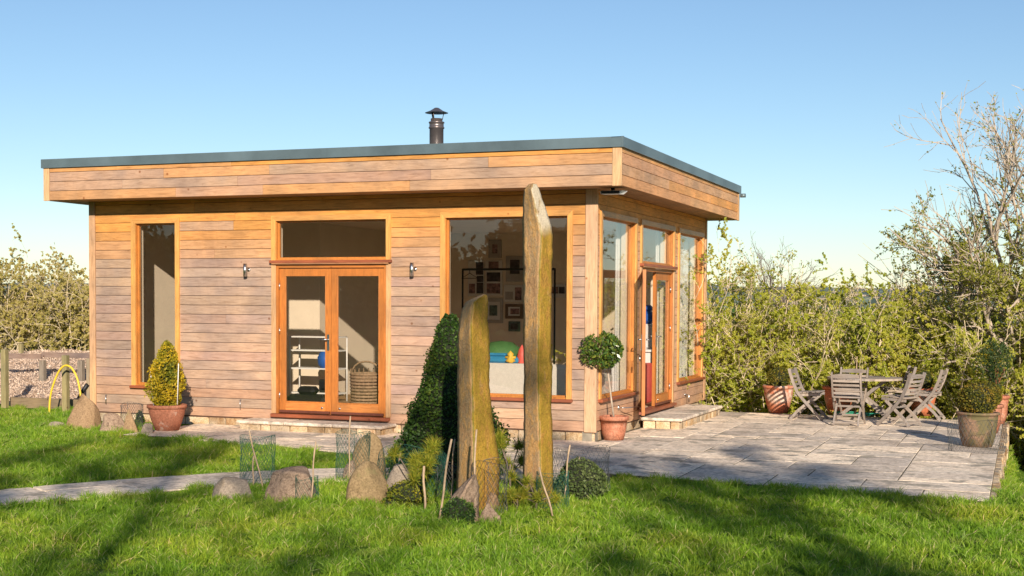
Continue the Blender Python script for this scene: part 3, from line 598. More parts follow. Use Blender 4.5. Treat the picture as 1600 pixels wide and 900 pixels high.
# curtains
def curtain(y0, y1, lab):
    n = 28; mb = MB(); vs = []; ys = np.linspace(y0, y1, n)
    for z in (.14, 2.86): vs += [(-.26+.028*math.sin(i*1.35), ys[i], z) for i in range(n)]
    vs += [(x-.006, y, z) for x, y, z in vs]
    fs = [(i, i+1, n+i+1, n+i) for i in range(n-1)]+[(2*n+i, 3*n+i, 3*n+i+1, 2*n+i+1) for i in range(n-1)]
    mb.add(vs, fs, True); o = thing1('curtain', mb, M['curtain'], lab, 'curtain', 'white curtains inside the side windows'); return o
curtain(1.75, 2.3, 'white curtain gathered at the right of the side window nearest the corner')
curtain(3.95, 4.45, 'white curtain gathered beside the closed side door leaf'); curtain(5.5, 6.05, 'white curtain gathered at the right of the farthest side window')

# ------------------------------------------------------------------ terrace, path, steps
EDGE = [(-9.5, -1.75), (-5.87, -1.72), (-4.97, -1.63), (-3.57, -2.04), (-2.38, -2.44), (-.9, -2.75), (1.06, -3.05), (4.84, -3.58)]
def edge_y(x): return float(np.interp(x, [e[0] for e in EDGE], [e[1] for e in EDGE]))
PX0, PX1, PYB = -5.98, 4.84, 5.4
patio = MB(); xs = [PX0]+[e[0] for e in EDGE if PX0 < e[0] < PX1]+[PX1]
poly = [(x, edge_y(x)) for x in xs]+[(PX1, PYB), (PX0, PYB)]
n = len(poly); patio.add([(x, y, -.17) for x, y in poly]+[(x, y, G0-.005) for x, y in poly], [tuple(range(n))[::-1], tuple(range(n, 2*n))]+[(i, (i+1) % n, (i+1) % n+n, i+n) for i in range(n)])
pat = patio.build('terrace', M['joint']); tag(pat, kind='structure')
C_ = .3; NX = int(math.ceil((PX1-PX0)/C_)); NY = int(math.ceil((PYB+3.7)/C_)); occ = np.zeros((NX, NY), bool); rs = random.Random(12)
sizes = [(3, 2), (2, 3), (3, 3), (2, 2), (4, 2), (3, 1), (2, 1), (1, 2), (1, 1)]; wts = [8, 5, 4, 4, 8, 1, 1, .5, .1]
def slab_obj(poly, z, parent, mat=None):
    n = len(poly); cx = sum(p[0] for p in poly)/n; cy = sum(p[1] for p in poly)/n
    def inset(d): 
        out = []
        for x, y in poly:
            dx, dy = cx-x, cy-y; L = math.hypot(dx, dy)+1e-6; out.append((x+dx/L*d*1.3, y+dy/L*d*1.3))
        return out
    j = .003; a = inset(.006); b = inset(.012); tx, ty = rs.uniform(-.004, .004), rs.uniform(-.004, .004)
    a = [(x+rs.uniform(-j, j), y+rs.uniform(-j, j)) for x, y in a]
    f = lambda x, y: z+tx*(x-cx)+ty*(y-cy)
    mb = MB(); mb.add([(x, y, z-.03) for x, y in a]+[(x, y, f(x, y)-.003) for x, y in a]+[(x, y, f(x, y)) for x, y in b], [tuple(range(2*n, 3*n))]+[(i, (i+1) % n, (i+1) % n+n, i+n) for i in range(n)]+[(i+n, (i+1) % n+n, (i+1) % n+2*n, i+2*n) for i in range(n)])
    return mb.build('paving_slab', mat or M['slab'], parent)
for j in range(18):
    for i in range(16, NX): occ[i, j] = True      # under the building
for j in range(NY):
    for i in range(NX):
        if occ[i, j]: continue
        opts = [(s, w_) for s, w_ in zip(sizes, wts) if i+s[0] <= NX and j+s[1] <= NY and not occ[i:i+s[0], j:j+s[1]].any()]
        s = rs.choices([o[0] for o in opts], [o[1] for o in opts])[0]; occ[i:i+s[0], j:j+s[1]] = True
        ax0, ax1 = PX1-(i+s[0])*C_, PX1-i*C_; by1 = PYB-j*C_; by0 = by1-s[1]*C_; ax0 = max(ax0, PX0)
        if ax1-ax0 < .05: continue
        bx = [ax0]+[e[0] for e in EDGE if ax0 < e[0] < ax1]+[ax1]; bot = [(x, max(by0, edge_y(x)+.0)) for x in bx]
        if min(by1-y for x, y in bot) < .06: 
            if max(by1-y for x, y in bot) < .06: continue
            bot = [(x, min(y, by1-.03)) for x, y in bot]
        if by0 < 0 < by1 and ax1 <= .05: by1 = .025
        slab_obj(bot+[(ax1, by1), (ax0, by1)], G0+rs.uniform(-.002, .003), pat)
# stone edge course standing free at the back left strip along the side wall
mb = MB(); mb.box(.03, .30, .05, PYB, -.128, G0-.010); mb.build('bedding', M['joint'], pat)
y = .05
while y < 5.3:
    L = rs.uniform(.5, .9); slab_obj([(.035, y), (.04, y), (.04, y+.01)] if 0 else [(0.036, y), (.045, y), (.045, min(y+L, PYB)), (.036, min(y+L, PYB))], G0-.004, pat) if 0 else None; y += L
# retaining wall right of the terrace
rw = empty('retaining_wall', (PX1, 0, 0)); tag(rw, 'low sandstone retaining wall holding up the right edge of the terrace', 'wall')
mb = MB(); mb.box(-.12, .0, -3.55, PYB-.02, -1.3, -.175); mb.build('wall_core', M['mortar'], rw)
z = -.128; rr_ = random.Random(8)
while z > -1.15:
    h = rr_.uniform(.09, .15); y = -3.58
    while y < PYB-.05:
        L = min(rr_.uniform(.18, .45), PYB-y); g = float(height(5.2, y+L/2))
        if z > g-.1:
            mb = MB(); mb.cbox(-.02, .05+rr_.uniform(0, .05), y+.006, y+L-.006, z-h+.006, z-.004, .012); mb.build('stone', M['sandstone'], rw)
        y += L
    z -= h
def step(name, x0, x1, y0, y1, z1, lab, seed):
    r = empty(name, (0, 0, 0)); tag(r, lab, 'step', 'stone doorsteps of the garden room'); rr = random.Random(seed)
    mb = MB(); mb.box(x0+.05, x1-.05, y0+.05, y1, G0-.04, z1-.045); mb.build('step_core', M['mortar'], r)
    for (p0, p1, fixed, ax) in ((x0+.02, x1-.02, y0+.02, 'x'), (y0+.075, y1-.0, x1-.02, 'y'), (y0+.075, y1, x0+.02, '-y')):
        a = p0
        while a < p1-.04:
            L = min(rr.uniform(.14, .34), p1-a); mb = MB(); z0_, z1_ = G0-.03, z1-.047
            if ax == 'x': mb.cbox(a+.006, a+L-.006, fixed-rr.uniform(0, .012), fixed+.05, z0_, z1_, .01)
            elif ax == 'y': mb.cbox(fixed-.05, fixed+rr.uniform(0, .012), a+.006, a+L-.006, z0_, z1_, .01)
            else: mb.cbox(fixed-rr.uniform(0, .012), fixed+.05, a+.006, a+L-.006, z0_, z1_, .01)
            mb.build('stone', M['sandstone'], r); a += L
    nsl = 3
    for k in range(nsl):
        mb = MB()
        if x1-x0 > y1-y0: mb.cbox(x0-.02+(x1-x0+.04)*k/nsl+.003, x0-.02+(x1-x0+.04)*(k+1)/nsl-.003, y0-.02, y1, z1-.044, z1+rr.uniform(-.002, .002), .012)
        else: mb.cbox(x0, x1+.02, y0-.02+(y1-y0+.04)*k/nsl+.003, y0-.02+(y1-y0+.04)*(k+1)/nsl-.003, z1-.044, z1+rr.uniform(-.002, .002), .012)
        mb.build('tread_slab', M['slab'], r)
step('doorstep', -5.02, -2.82, -.46, -.01, .005, 'long stone doorstep below the front double doors', 2)
step('doorstep', .04, .62, 2.05, 4.75, .03, 'stone doorstep below the open side doors', 3)

# curving path
cl = [(-7.5, -12.0), (-5.3, -9.4), (-3.55, -6.9), (-2.95, -5.9), (-2.3, -4.95), (-1.75, -4.35), (-1.0, -3.9), (-.2, -3.55), (.8, -3.35)]
def catmull(P, n):
    P = [np.array(p, float) for p in P]; P = [2*P[0]-P[1]]+P+[2*P[-1]-P[-2]]; out = []
    for i in range(1, len(P)-2):
        for t in np.linspace(0, 1, n, endpoint=False):
            a, b, c, d = P[i-1:i+3]; out.append(.5*((2*b)+(-a+c)*t+(2*a-5*b+4*c-d)*t*t+(-a+3*b-3*c+d)*t**3))
    out.append(P[-2]); return np.array(out)
pc = catmull(cl, 8); tg = np.gradient(pc, axis=0); tg = norm(tg); nm_ = np.stack([-tg[:, 1], tg[:, 0]], 1); PWD = .48
mb = MB(); L_ = pc+nm_*PWD; R_ = pc-nm_*PWD; n = len(pc)
mb.add([(p[0], p[1], G0-.012) for p in L_]+[(p[0], p[1], G0-.012) for p in R_], [(i, n+i, n+i+1, i+1) for i in range(n-1)]); path = mb.build('path', M['joint']); tag(path, kind='structure')
dcum = np.concatenate([[0], np.cumsum(np.linalg.norm(np.diff(pc, axis=0), axis=1))]); s = 0
def pl(s, off): 
    c = np.array([np.interp(s, dcum, pc[:, 0]), np.interp(s, dcum, pc[:, 1])]); m_ = np.array([np.interp(s, dcum, nm_[:, 0]), np.interp(s, dcum, nm_[:, 1])]); return tuple(c+m_*off)
while s < dcum[-1]-.3:
    L = rs.uniform(.5, .85); e = min(s+L, dcum[-1]); sp = rs.choice([None, -.1, .12, .0])
    for a, b in ([(-PWD, PWD)] if sp is None else [(-PWD, sp), (sp, PWD)]): slab_obj([pl(s, b), pl(s, a), pl(e, a), pl(e, b)], G0-.002+rs.uniform(-.002, .002), path)
    s = e

# ------------------------------------------------------------------ stones
def noise3(P, seed, f):
    """cheap smooth pseudo noise from random sinusoids"""
    r = np.random.default_rng(seed); out = np.zeros(len(P))
    for k in range(9):
        d = r.normal(size=3); d /= np.linalg.norm(d); out += np.sin(P@d*f*r.uniform(.6, 2.2)+r.uniform(0, 6.3))*r.uniform(.4, 1)
    return out/4.0
def ico(sub):
    bm = bmesh.new(); bmesh.ops.create_icosphere(bm, subdivisions=sub, radius=1); V = np.array([v.co[:] for v in bm.verts]); F = np.array([[v.index for v in f.verts] for f in bm.faces]); bm.free(); return V, F
ICO = {k: ico(k) for k in (2, 3, 4, 5)}
def rock(u0, u1, vt, vb, mat, label, seed, peak=0, dep=.8, sink=.85, cuts=11, pw=1.0, name='rock', group='rocks in the lawn', sub=4, rough=.07, cmin=.5):
    c = at((u0+u1)/2, vb-2); s = ppm(c); w_ = (u1-u0)/s; h_ = (vb-vt)/s; d_ = w_*dep
    V, F = ICO[sub]; V = V.copy(); r = np.random.default_rng(seed)
    for k in range(cuts):
        n_ = r.normal(size=3); n_[2] = abs(n_[2])*.7; n_ /= np.linalg.norm(n_); off = r.uniform(cmin, max(.82, cmin+.12)); dd = V@n_-off; V = V-np.where(dd > 0, dd*.95, 0)[:, None]*n_
    V *= (1+rough*noise3(V, seed+5, 3)+rough*.5*noise3(V, seed+6, 9)+rough*.3*noise3(V, seed+7, 22))[:, None]
    V[:, :2] *= (1-np.clip(V[:, 2], 0, 1)**1.3*(1-pw)*.9)[:, None]
    V[:, 0] += peak*np.clip(V[:, 2], 0, 1)
    mn, mx = V.min(0), V.max(0); V = (V-mn)/(mx-mn); Hh = h_*(1+sink)
    V = (V-[.5, .5, 0])*[w_, d_, Hh]; V[:, 2] -= h_*sink
    # turn towards the viewer's side so that width reads as measured
    R_ = np.array([[RGT[0], -RGT[1]], [RGT[1], RGT[0]]]); V[:, :2] = V[:, :2]@R_.T
    o = link(name, np_mesh(name, V, F, smooth=True), None, mat); cc = c+np.array([FWD[0], FWD[1], 0])*d_*.4; o.location = (cc[0], cc[1], c[2]); tag(o, label, 'rock', group); return o
M['rock_brown'] = stone('brown gritstone', [(.19, .12, .065), (.33, .215, .12), (.25, .16, .085)], 2.5, bs=.8, bd=.03, rand=.12, spots=((.26, .21, .10), 5, .6))
M['rock_pink'] = stone('speckled pinkish granite', [(.15, .10, .07), (.38, .27, .19), (.22, .15, .105)], 16, bs=1, bd=.03, rand=.1, fine=90)
M['rock_grey'] = stone('dark grey boulder', [(.17, .145, .12), (.31, .25, .19), (.36, .27, .17)], 4, bs=.8, bd=.02, rand=.1)
M['rock_tan'] = stone('smooth tan boulder', [(.19, .13, .065), (.30, .21, .11), (.23, .165, .08)], 3.5, bs=.8, bd=.02, rand=.1, spots=((.27, .22, .10), 3, .62))
rock(95, 154, 617, 670, M['rock_brown'], 'big pointed brown rock at the left corner of the garden room', 11, peak=.1, pw=.55, dep=.6)
rock(151, 196, 648, 674, M['rock_pink'], 'low sloping rock beside the big pointed brown rock', 12, peak=-.2, pw=.8)
rock(188, 216, 641, 677, M['rock_brown'], 'upright blocky rock left of the terracotta pot with the golden conifer', 13, pw=.85, cuts=9)
rock(217, 238, 664, 679, M['rock_grey'], 'small dark rock touching the pot of the golden conifer', 14)
rock(72, 101, 661, 668, M['rock_grey'], 'small flat stone lying in the grass at the far left', 15, dep=.6)
rock(326, 397, 749, 779, M['rock_grey'], 'flat dark grey rock sloping into the grass beside the path', 16, peak=.25, pw=.7)
rock(408, 497, 734, 781, M['rock_pink'], 'broad speckled rock with a rounded top beside the path', 17, pw=.85, rough=.06, cmin=.7)
rock(538, 606, 724, 784, M['rock_tan'], 'big smooth tan boulder in front of the wire cage', 18, pw=1.0, cuts=4, rough=.05, cmin=.84, sink=1.0)
rock(541, 602, 679, 748, M['rock_tan'], 'tall rounded brown boulder standing behind the smooth tan one', 19, peak=.16, pw=.9, dep=.7, rough=.05, cmin=.82, sink=.9)
rock(600, 664, 728, 780, M['rock_grey'], 'sloping grey rock under green wire netting', 20, peak=-.3, pw=.8)
rock(532, 560, 722, 750, M['rock_pink'], 'small dark rock inside the wire tube', 27, pw=.8)
rock(747, 785, 790, 814, M['rock_pink'], 'small pale rough rock at the foot of the shorter standing stone', 21, pw=.8, cuts=9)
rock(755, 782, 772, 797, M['rock_brown'], 'brown rock wedged under the shorter standing stone', 22, pw=.9)

# standing stones: outline rows (v, left u, ridge u, right u)
def standing(rows, vbase, label, thick, seed, mat):
    fw = np.array([FWD[0], FWD[1], 0]); fw /= np.linalg.norm(fw); rt = np.array([fw[1], -fw[0], 0]); base = at(rows[-1][2], vbase)
    dist = (base-CAM)@FWD; K = []; vs = [r_[0] for r_ in rows]; N = 64; vv = np.linspace(rows[0][0], rows[-1][0], N)
    cols = [np.interp(vv, vs, [r_[k] for r_ in rows]) for k in (1, 2, 3)]
    s = FPX/dist; R0 = np.random.default_rng(seed); V = []
    def P(u, v, dd): 
        d = FWD*FPX+RGT*(u-800)-UPV*(v-PY); t = (dist+dd)/FPX; return CAM+d*t
    m = 20
    for i in range(N):
        L, Rg, Rr = cols[0][i], cols[1][i], cols[2][i]; wdt = (Rr-L)/s; th = thick*min(1, .35+wdt/.2*.65)
        ring = []
        for k in range(m):
            q = k/m
            if q < .3: t = q/.3; u = L+(Rg-L)*t; dd = th*.45*(1-t)-th*.5*t
            elif q < .6: t = (q-.3)/.3; u = Rg+(Rr-Rg)*t; dd = -th*.5*(1-t)+th*.25*t
            elif q < .8: t = (q-.6)/.2; u = Rr+((L+Rr)/2-Rr)*t*.8; dd = th*.25+th*.45*t
            else: t = (q-.8)/.2; u = (Rr+(L+Rr)/2-Rr)*0+ (Rr+((L+Rr)/2-Rr)*.8)*(1-t)+L*t; dd = th*.7*(1-t)+th*.45*t
            ring.append(P(u, vv[i], dd))
        V += ring
    V = np.array(V); c = V.reshape(N, m, 3).mean(1, keepdims=True); V3 = V.reshape(N, m, 3)
    nz = (.006*noise3(V, seed, 6)+.009*noise3(V, seed+1, 24)+.009*noise3(V, seed+2, 60)).reshape(N, m, 1); V3 = V3+(V3-c)/np.maximum(np.linalg.norm(V3-c, axis=2, keepdims=True), .02)*nz*.55
    V = V3.reshape(-1, 3); idx = np.arange(N*m).reshape(N, m); F = [(idx[i, k], idx[i+1, k], idx[i+1, (k+1) % m], idx[i, (k+1) % m]) for i in range(N-1) for k in range(m)]
    me = bpy.data.meshes.new('standing_stone'); vl = [tuple(v-base) for v in V]; top = V3[0].mean(0)-base+np.array([0, 0, .01]); vl.append(tuple(top)); F += [(idx[0, k], idx[0, (k+1) % m], N*m) for k in range(m)]
    me.from_pydata(vl, [], F); me.polygons.foreach_set('use_smooth', [True]*len(F)); me.update()
    lich = np.zeros(len(vl)); q = np.tile(np.arange(m)/m, N); lich[:N*m] = np.where((q > .32) & (q < .72), 1, np.where((q > .26) & (q <= .32), .5, 0)); a = me.attributes.new('lichen', 'FLOAT', 'POINT'); a.data.foreach_set('value', lich.astype(np.float32))
    fr = np.zeros(len(vl)); tt = (vv-rows[0][0])/(rows[-1][0]-rows[0][0]); fr[:N*m] = np.repeat(tt, m); a = me.attributes.new('down', 'FLOAT', 'POINT'); a.data.foreach_set('value', fr.astype(np.float32))
    o = link('standing_stone', me, None, mat); o.location = tuple(base); tag(o, label, 'standing stone', 'standing stones in the lawn'); return o
def standing_mat(name, clean):
    m, n, l, b = new_mat(name); tc = n.new('ShaderNodeTexCoord'); mp = n.new('ShaderNodeMapping'); mp.inputs['Scale'].default_value = (1, 1, .5); l.new(tc.outputs['Object'], mp.inputs[0]); v = mp.outputs[0]
    a = noise(n, l, v, 9, 7, .65, .6); f = noise(n, l, tc.outputs['Object'], 70, 4, .7); big = noise(n, l, mp.outputs[0], 5, 7, .7, .8)
    bare = ramp(n, [(.3, (.28, .16, .08)), (.42, (.50, .29, .13)), (.5, (.40, .27, .14)), (.58, (.58, .32, .11)), (.7, (.56, .40, .24))]); l.new(a, bare.inputs[0])
    lic = ramp(n, [(.3, (.24, .17, .03)), (.42, (.38, .20, .04)), (.5, (.31, .20, .025)), (.58, (.40, .23, .035)), (.7, (.42, .20, .06)), (.8, (.26, .20, .035))]); l.new(big, lic.inputs[0])
    at1 = n.new('ShaderNodeAttribute'); at1.attribute_name = 'lichen'; ad = n.new('ShaderNodeMath'); ad.operation = 'ADD'; l.new(at1.outputs['Fac'], ad.inputs[0]); s = n.new('ShaderNodeMath'); s.operation = 'MULTIPLY_ADD'; l.new(a, s.inputs[0]); s.inputs[1].default_value = 3.2; s.inputs[2].default_value = -1.6; l.new(s.outputs[0], ad.inputs[1])
    fr = ramp(n, [(.3, (0, 0, 0)), (.7, (1, 1, 1))]); l.new(ad.outputs[0], fr.inputs[0]); c = mixc(n, l, fr.outputs[0], bare.outputs[0], lic.outputs[0])
    # green streak along the ridge
    gs = ramp(n, [(.30, (0, 0, 0)), (.5, (.75, .75, .75)), (.72, (0, 0, 0))]); l.new(at1.outputs['Fac'], gs.inputs[0]); c = mixc(n, l, gs.outputs[0], c, (.12, .15, .025))
    at2 = n.new('ShaderNodeAttribute'); at2.attribute_name = 'down'; ad2 = n.new('ShaderNodeMath'); ad2.operation = 'MULTIPLY_ADD'; l.new(big, ad2.inputs[0]); ad2.inputs[1].default_value = .06; l.new(at2.outputs['Fac'], ad2.inputs[2])
    tp = ramp(n, [(clean, (1, 1, 1)), (clean+.04, (0, 0, 0))]); l.new(ad2.outputs[0], tp.inputs[0]); tm = n.new('ShaderNodeMath'); tm.operation = 'MULTIPLY'; l.new(tp.outputs[0], tm.inputs[0]); l.new(fr.outputs[0], tm.inputs[1]); c = mixc(n, l, tm.outputs[0], c, (.58, .49, .35))
    f2 = ramp(n, [(.32, (.72, .70, .68)), (.5, (1, 1, 1)), (.68, (1.2, 1.2, 1.2))]); l.new(f, f2.inputs[0]); c = mixc(n, l, 1, c, f2.outputs[0], 'MULTIPLY')
    l.new(c, b.inputs['Base Color']); b.inputs['Roughness'].default_value = .9; b.inputs['Specular IOR Level'].default_value = .2
    vo = n.new('ShaderNodeTexVoronoi'); vo.feature = 'DISTANCE_TO_EDGE'; vo.inputs['Scale'].default_value = 3.2; wv = n.new('ShaderNodeVectorMath'); wv.operation = 'MULTIPLY_ADD'; nzc = n.new('ShaderNodeTexNoise'); nzc.inputs['Scale'].default_value = 6; l.new(v, nzc.inputs['Vector']); l.new(nzc.outputs['Color'], wv.inputs[0]); wv.inputs[1].default_value = (.5, .5, .5); l.new(v, wv.inputs[2]); l.new(wv.outputs[0], vo.inputs['Vector'])
    cr = ramp(n, [(0, (.35, .3, .26)), (.028, (1, 1, 1))]); l.new(vo.outputs['Distance'], cr.inputs[0]); c = mixc(n, l, .3, c, cr.outputs[0], 'MULTIPLY'); l.new(c, b.inputs['Base Color'])
    pit = noise(n, l, tc.outputs['Object'], 28, 6, .75); m0 = n.new('ShaderNodeMath'); m0.operation = 'MULTIPLY_ADD'; l.new(pit, m0.inputs[0]); m0.inputs[1].default_value = .8; l.new(a, m0.inputs[2])
    mm = n.new('ShaderNodeMath'); mm.operation = 'MULTIPLY_ADD'; l.new(cr.outputs[0], mm.inputs[0]); mm.inputs[1].default_value = .12; l.new(m0.outputs[0], mm.inputs[2]); bump(n, l, mm.outputs[0], b, .75, .02); return m
standing([(288, 826, 833, 837), (294, 819, 830, 842), (310, 817, 834, 847), (335, 816, 838, 856), (350, 816, 844, 861), (368, 817, 846, 864), (420, 817, 843, 863), (500, 818, 842, 862), (560, 817, 841, 861), (575, 818, 841, 864), (640, 818, 842, 862), (700, 818, 844, 864), (770, 817, 845, 864), (800, 815, 845, 866)], 779, 'tall narrow lichen covered standing stone reaching the roof line', .20, 31, standing_mat('tall standing stone', .15))
standing([(461, 752, 756, 760), (465, 741, 749, 762), (472, 728, 740, 762), (482, 722, 738, 762), (500, 718, 736, 761), (520, 716, 736, 764), (560, 715, 737, 766), (600, 714, 738, 766), (650, 715, 739, 769), (690, 715, 740, 775), (720, 715, 740, 781), (750, 714, 741, 781), (775, 714, 742, 779), (810, 716, 742, 776)], 793, 'shorter broad standing stone with a hooked top beside the tall narrow one', .28, 32, standing_mat('short standing stone', -.2))
standing([(742, 738, 741, 744), (752, 726, 734, 748), (765, 714, 726, 749), (780, 702, 718, 748), (795, 692, 712, 749), (812, 684, 710, 750), (825, 680, 710, 752)], 811, 'triangular pinkish stone leaning against the foot of the shorter standing stone', .2, 33, M['rock_pink'])

# ------------------------------------------------------------------ pots
def pot(x, y, z, r, h, mat, label, rb=.62, lip=.03, name='plant_pot', group='terracotta pots on the terrace'):
    o = empty(name, (x, y, z)); tag(o, label, 'plant pot', group)
    mb = MB(); mb.lathe([(.001, 0), (r*rb, 0), (r*(rb+.16), h*.3), (r*.92, h*.62), (r*.97, h*.84), (r*.97, h-lip*1.6), (r+.012, h-lip*1.5), (r+.014, h-.006), (r+.004, h), (r-.03, h), (r-.04, h-.02), (r-.05, h-.06)], 36); mb.build('pot_body', mat, o)
    mb = MB(); mb.lathe([(r-.046, h-.05), (r*.5, h-.035), (.001, h-.03)], 24); mb.build('soil', M['soil'], o); return o
def gp(u, v, z=G0+.002): p = at(u, v, z); return p
PT = 'potted plants'
p = gp(261, 672); pot(p[0], p[1], G0+.003, .255, .35, M['terracotta'], 'round terracotta pot with the golden conifer in front of the narrow window')
conp = p
p = gp(959, 687); pot(p[0], p[1], G0+.003, .18, .31, M['terracotta'], 'small terracotta pot holding the bay tree at the front corner', .7, .035); bayp = p
p = gp(1216, 645); pot(p[0], p[1], G0+.003, .245, .45, M['terracotta_new'], 'orange terracotta pot with lime bloom standing farthest left on the terrace'); pA = p
p = gp(1310, 647); pot(p[0], p[1], G0+.003, .25, .45, M['terracotta_new'], 'orange terracotta pot behind the table and chairs'); pB = p
p = gp(1441, 649); pot(p[0], p[1], G0+.003, .22, .44, M['terracotta_new'], 'orange terracotta pot behind the chairs on the right of the table'); pC = p
p = gp(1553, 661); pot(p[0], p[1], G0+.003, .21, .42, M['terracotta'], 'terracotta pot with a dark upright conifer at the back corner of the terrace', .72); pD = p
p = gp(1541, 676); pot(p[0], p[1], G0+.003, .21, .40, M['terracotta'], 'terracotta pot between the algae stained pot and the back corner pot', .72); pE = p
p = gp(1527, 697); pot(p[0], p[1], G0+.003, .25, .43, M['old_pot'], 'old algae stained pot near the right edge of the terrace', .7, .02); pF = p

# ------------------------------------------------------------------ plants
L_ = {}
L_['yew'] = leafm('dark clipped hedge leaf', [(.015, .045, .008), (.04, .09, .014), (.10, .17, .02), (.26, .20, .04)], .2)
L_['gold'] = leafm('golden conifer spray', [(.10, .14, .015), (.30, .28, .02), (.60, .42, .02), (.78, .50, .03)], .3)
L_['bay'] = leafm('glossy bay leaf', [(.03, .07, .01), (.08, .15, .02), (.20, .22, .03)], .2, .3, .5)
L_['box'] = leafm('box leaf', [(.045, .065, .01), (.13, .13, .015), (.26, .19, .02), (.35, .18, .03)], .3)
L_['hedge'] = leafm('fresh hawthorn leaf', [(.18, .23, .02), (.36, .40, .03), (.50, .50, .05), (.60, .52, .14)], .5, patch=(.7, (.78, .85, .7), (1.2, 1.1, 1.5)))
L_['hedge_left'] = leafm('dull spring leaf', [(.24, .22, .05), (.42, .35, .08), (.55, .43, .20)], .4)
L_['tree'] = leafm('young tree leaf', [(.15, .17, .02), (.30, .31, .03), (.45, .41, .09)], .45)
L_['ever'] = leafm('dark juniper leaf', [(.02, .05, .015), (.05, .09, .02), (.08, .10, .03)], .2)
L_['pine'] = leafm('pine needle', [(.12, .17, .015), (.28, .32, .025), (.50, .40, .05)], .3)
L_['small'] = leafm('variegated shrub leaf', [(.06, .10, .03), (.13, .17, .05), (.25, .27, .12)], .3)
L_['mix'] = leafm('yellow tipped creeping leaf', [(.04, .08, .01), (.10, .15, .015), (.22, .22, .02), (.5, .38, .02)], .3)
L_['shade'] = leafm('park tree leaf', [(.03, .05, .01), (.06, .09, .015)], .3)

def cores(name, V, F, mat, parent): return link(name, np_mesh(name, V, F, smooth=True), parent, mat)
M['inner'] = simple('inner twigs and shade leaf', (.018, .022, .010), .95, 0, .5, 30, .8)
def foliage_shape(loc, prof, H_, nleaf, size, mat, lump, seed, inner=.86, shell=.35, tint_up=True, asp=.55):
    """leaves filling the outer shell of a revolved profile r(t), plus a dark inner mass"""
    r = np.random.default_rng(seed); t = r.random(nleaf*2); ts = np.array([p_[0] for p_ in prof]); rs_ = np.array([p_[1] for p_ in prof]); rad = np.interp(t, ts, rs_); keep = r.random(nleaf*2) < rad/rs_.max()+.08; t = t[keep][:nleaf]; rad = rad[keep][:nleaf]; n = len(t)
    a = r.random(n)*2*PI; q = np.stack([np.cos(a), np.sin(a), t*2.2], 1); lm = 1+lump*noise3(q*1.7, seed+1, 3)+lump*.5*noise3(q, seed+2, 9); rr = rad*lm*(1-shell*r.random(n)**1.6)*np.where(r.random(n) < .07, 1+.16*r.random(n), 1)
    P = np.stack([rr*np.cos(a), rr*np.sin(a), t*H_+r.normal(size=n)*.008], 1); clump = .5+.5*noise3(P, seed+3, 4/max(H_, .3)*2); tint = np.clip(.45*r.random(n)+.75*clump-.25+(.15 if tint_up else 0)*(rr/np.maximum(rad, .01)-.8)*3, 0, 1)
    me = leaf_mesh('foliage', P, size*(.7+.6*r.random(n)), asp=asp, tint=tint, r=r)
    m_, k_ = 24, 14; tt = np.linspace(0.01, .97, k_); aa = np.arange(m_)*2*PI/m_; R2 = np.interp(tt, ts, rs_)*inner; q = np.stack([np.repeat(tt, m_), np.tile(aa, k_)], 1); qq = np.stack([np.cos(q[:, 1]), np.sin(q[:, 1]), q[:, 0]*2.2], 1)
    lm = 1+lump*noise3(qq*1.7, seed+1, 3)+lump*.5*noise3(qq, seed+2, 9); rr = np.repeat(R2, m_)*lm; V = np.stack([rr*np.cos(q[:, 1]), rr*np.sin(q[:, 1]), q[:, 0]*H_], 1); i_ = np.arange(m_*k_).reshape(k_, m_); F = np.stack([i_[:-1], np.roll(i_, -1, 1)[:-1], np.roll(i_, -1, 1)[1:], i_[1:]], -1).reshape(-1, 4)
    return me, (V, F)
def shaped_plant(name, loc, prof, H_, n, size, mat, label, cat, seed, lump=.07, inner=.84, group=None, asp=.55, zoff=0, shell=.35):
    o = empty(name, loc); tag(o, label, cat, group); me, (V, F) = foliage_shape(loc, prof, H_, n, size, mat, lump, seed, inner, shell, asp=asp)
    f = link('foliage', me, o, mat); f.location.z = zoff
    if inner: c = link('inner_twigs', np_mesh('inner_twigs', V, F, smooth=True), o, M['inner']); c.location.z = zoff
    return o
# clipped cone behind the standing stones
p = at(702, 742); hc = 1.66
shaped_plant('clipped_yew_cone', (p[0], p[1], G0-.02), [(0, .52), (.06, .60), (.2, .54), (.34, .44), (.48, .37), (.58, .28), (.7, .25), (.8, .19), (.93, .12), (1, .05)], hc, 30000, .030, L_['yew'], 'tall dark green clipped cone of evergreen behind the standing stones', 'topiary', 41, .20, .88, shell=.30, asp=.7)
# golden conifer
shaped_plant('golden_conifer', (conp[0], conp[1], G0+.32), [(0, .12), (.12, .21), (.35, .235), (.6, .19), (.8, .13), (.93, .075), (1, .02)], .90, 8000, .042, L_['gold'], 'yellow green conifer bush in the terracotta pot before the narrow window', 'conifer', 42, .26, .6, asp=.4, shell=.6)
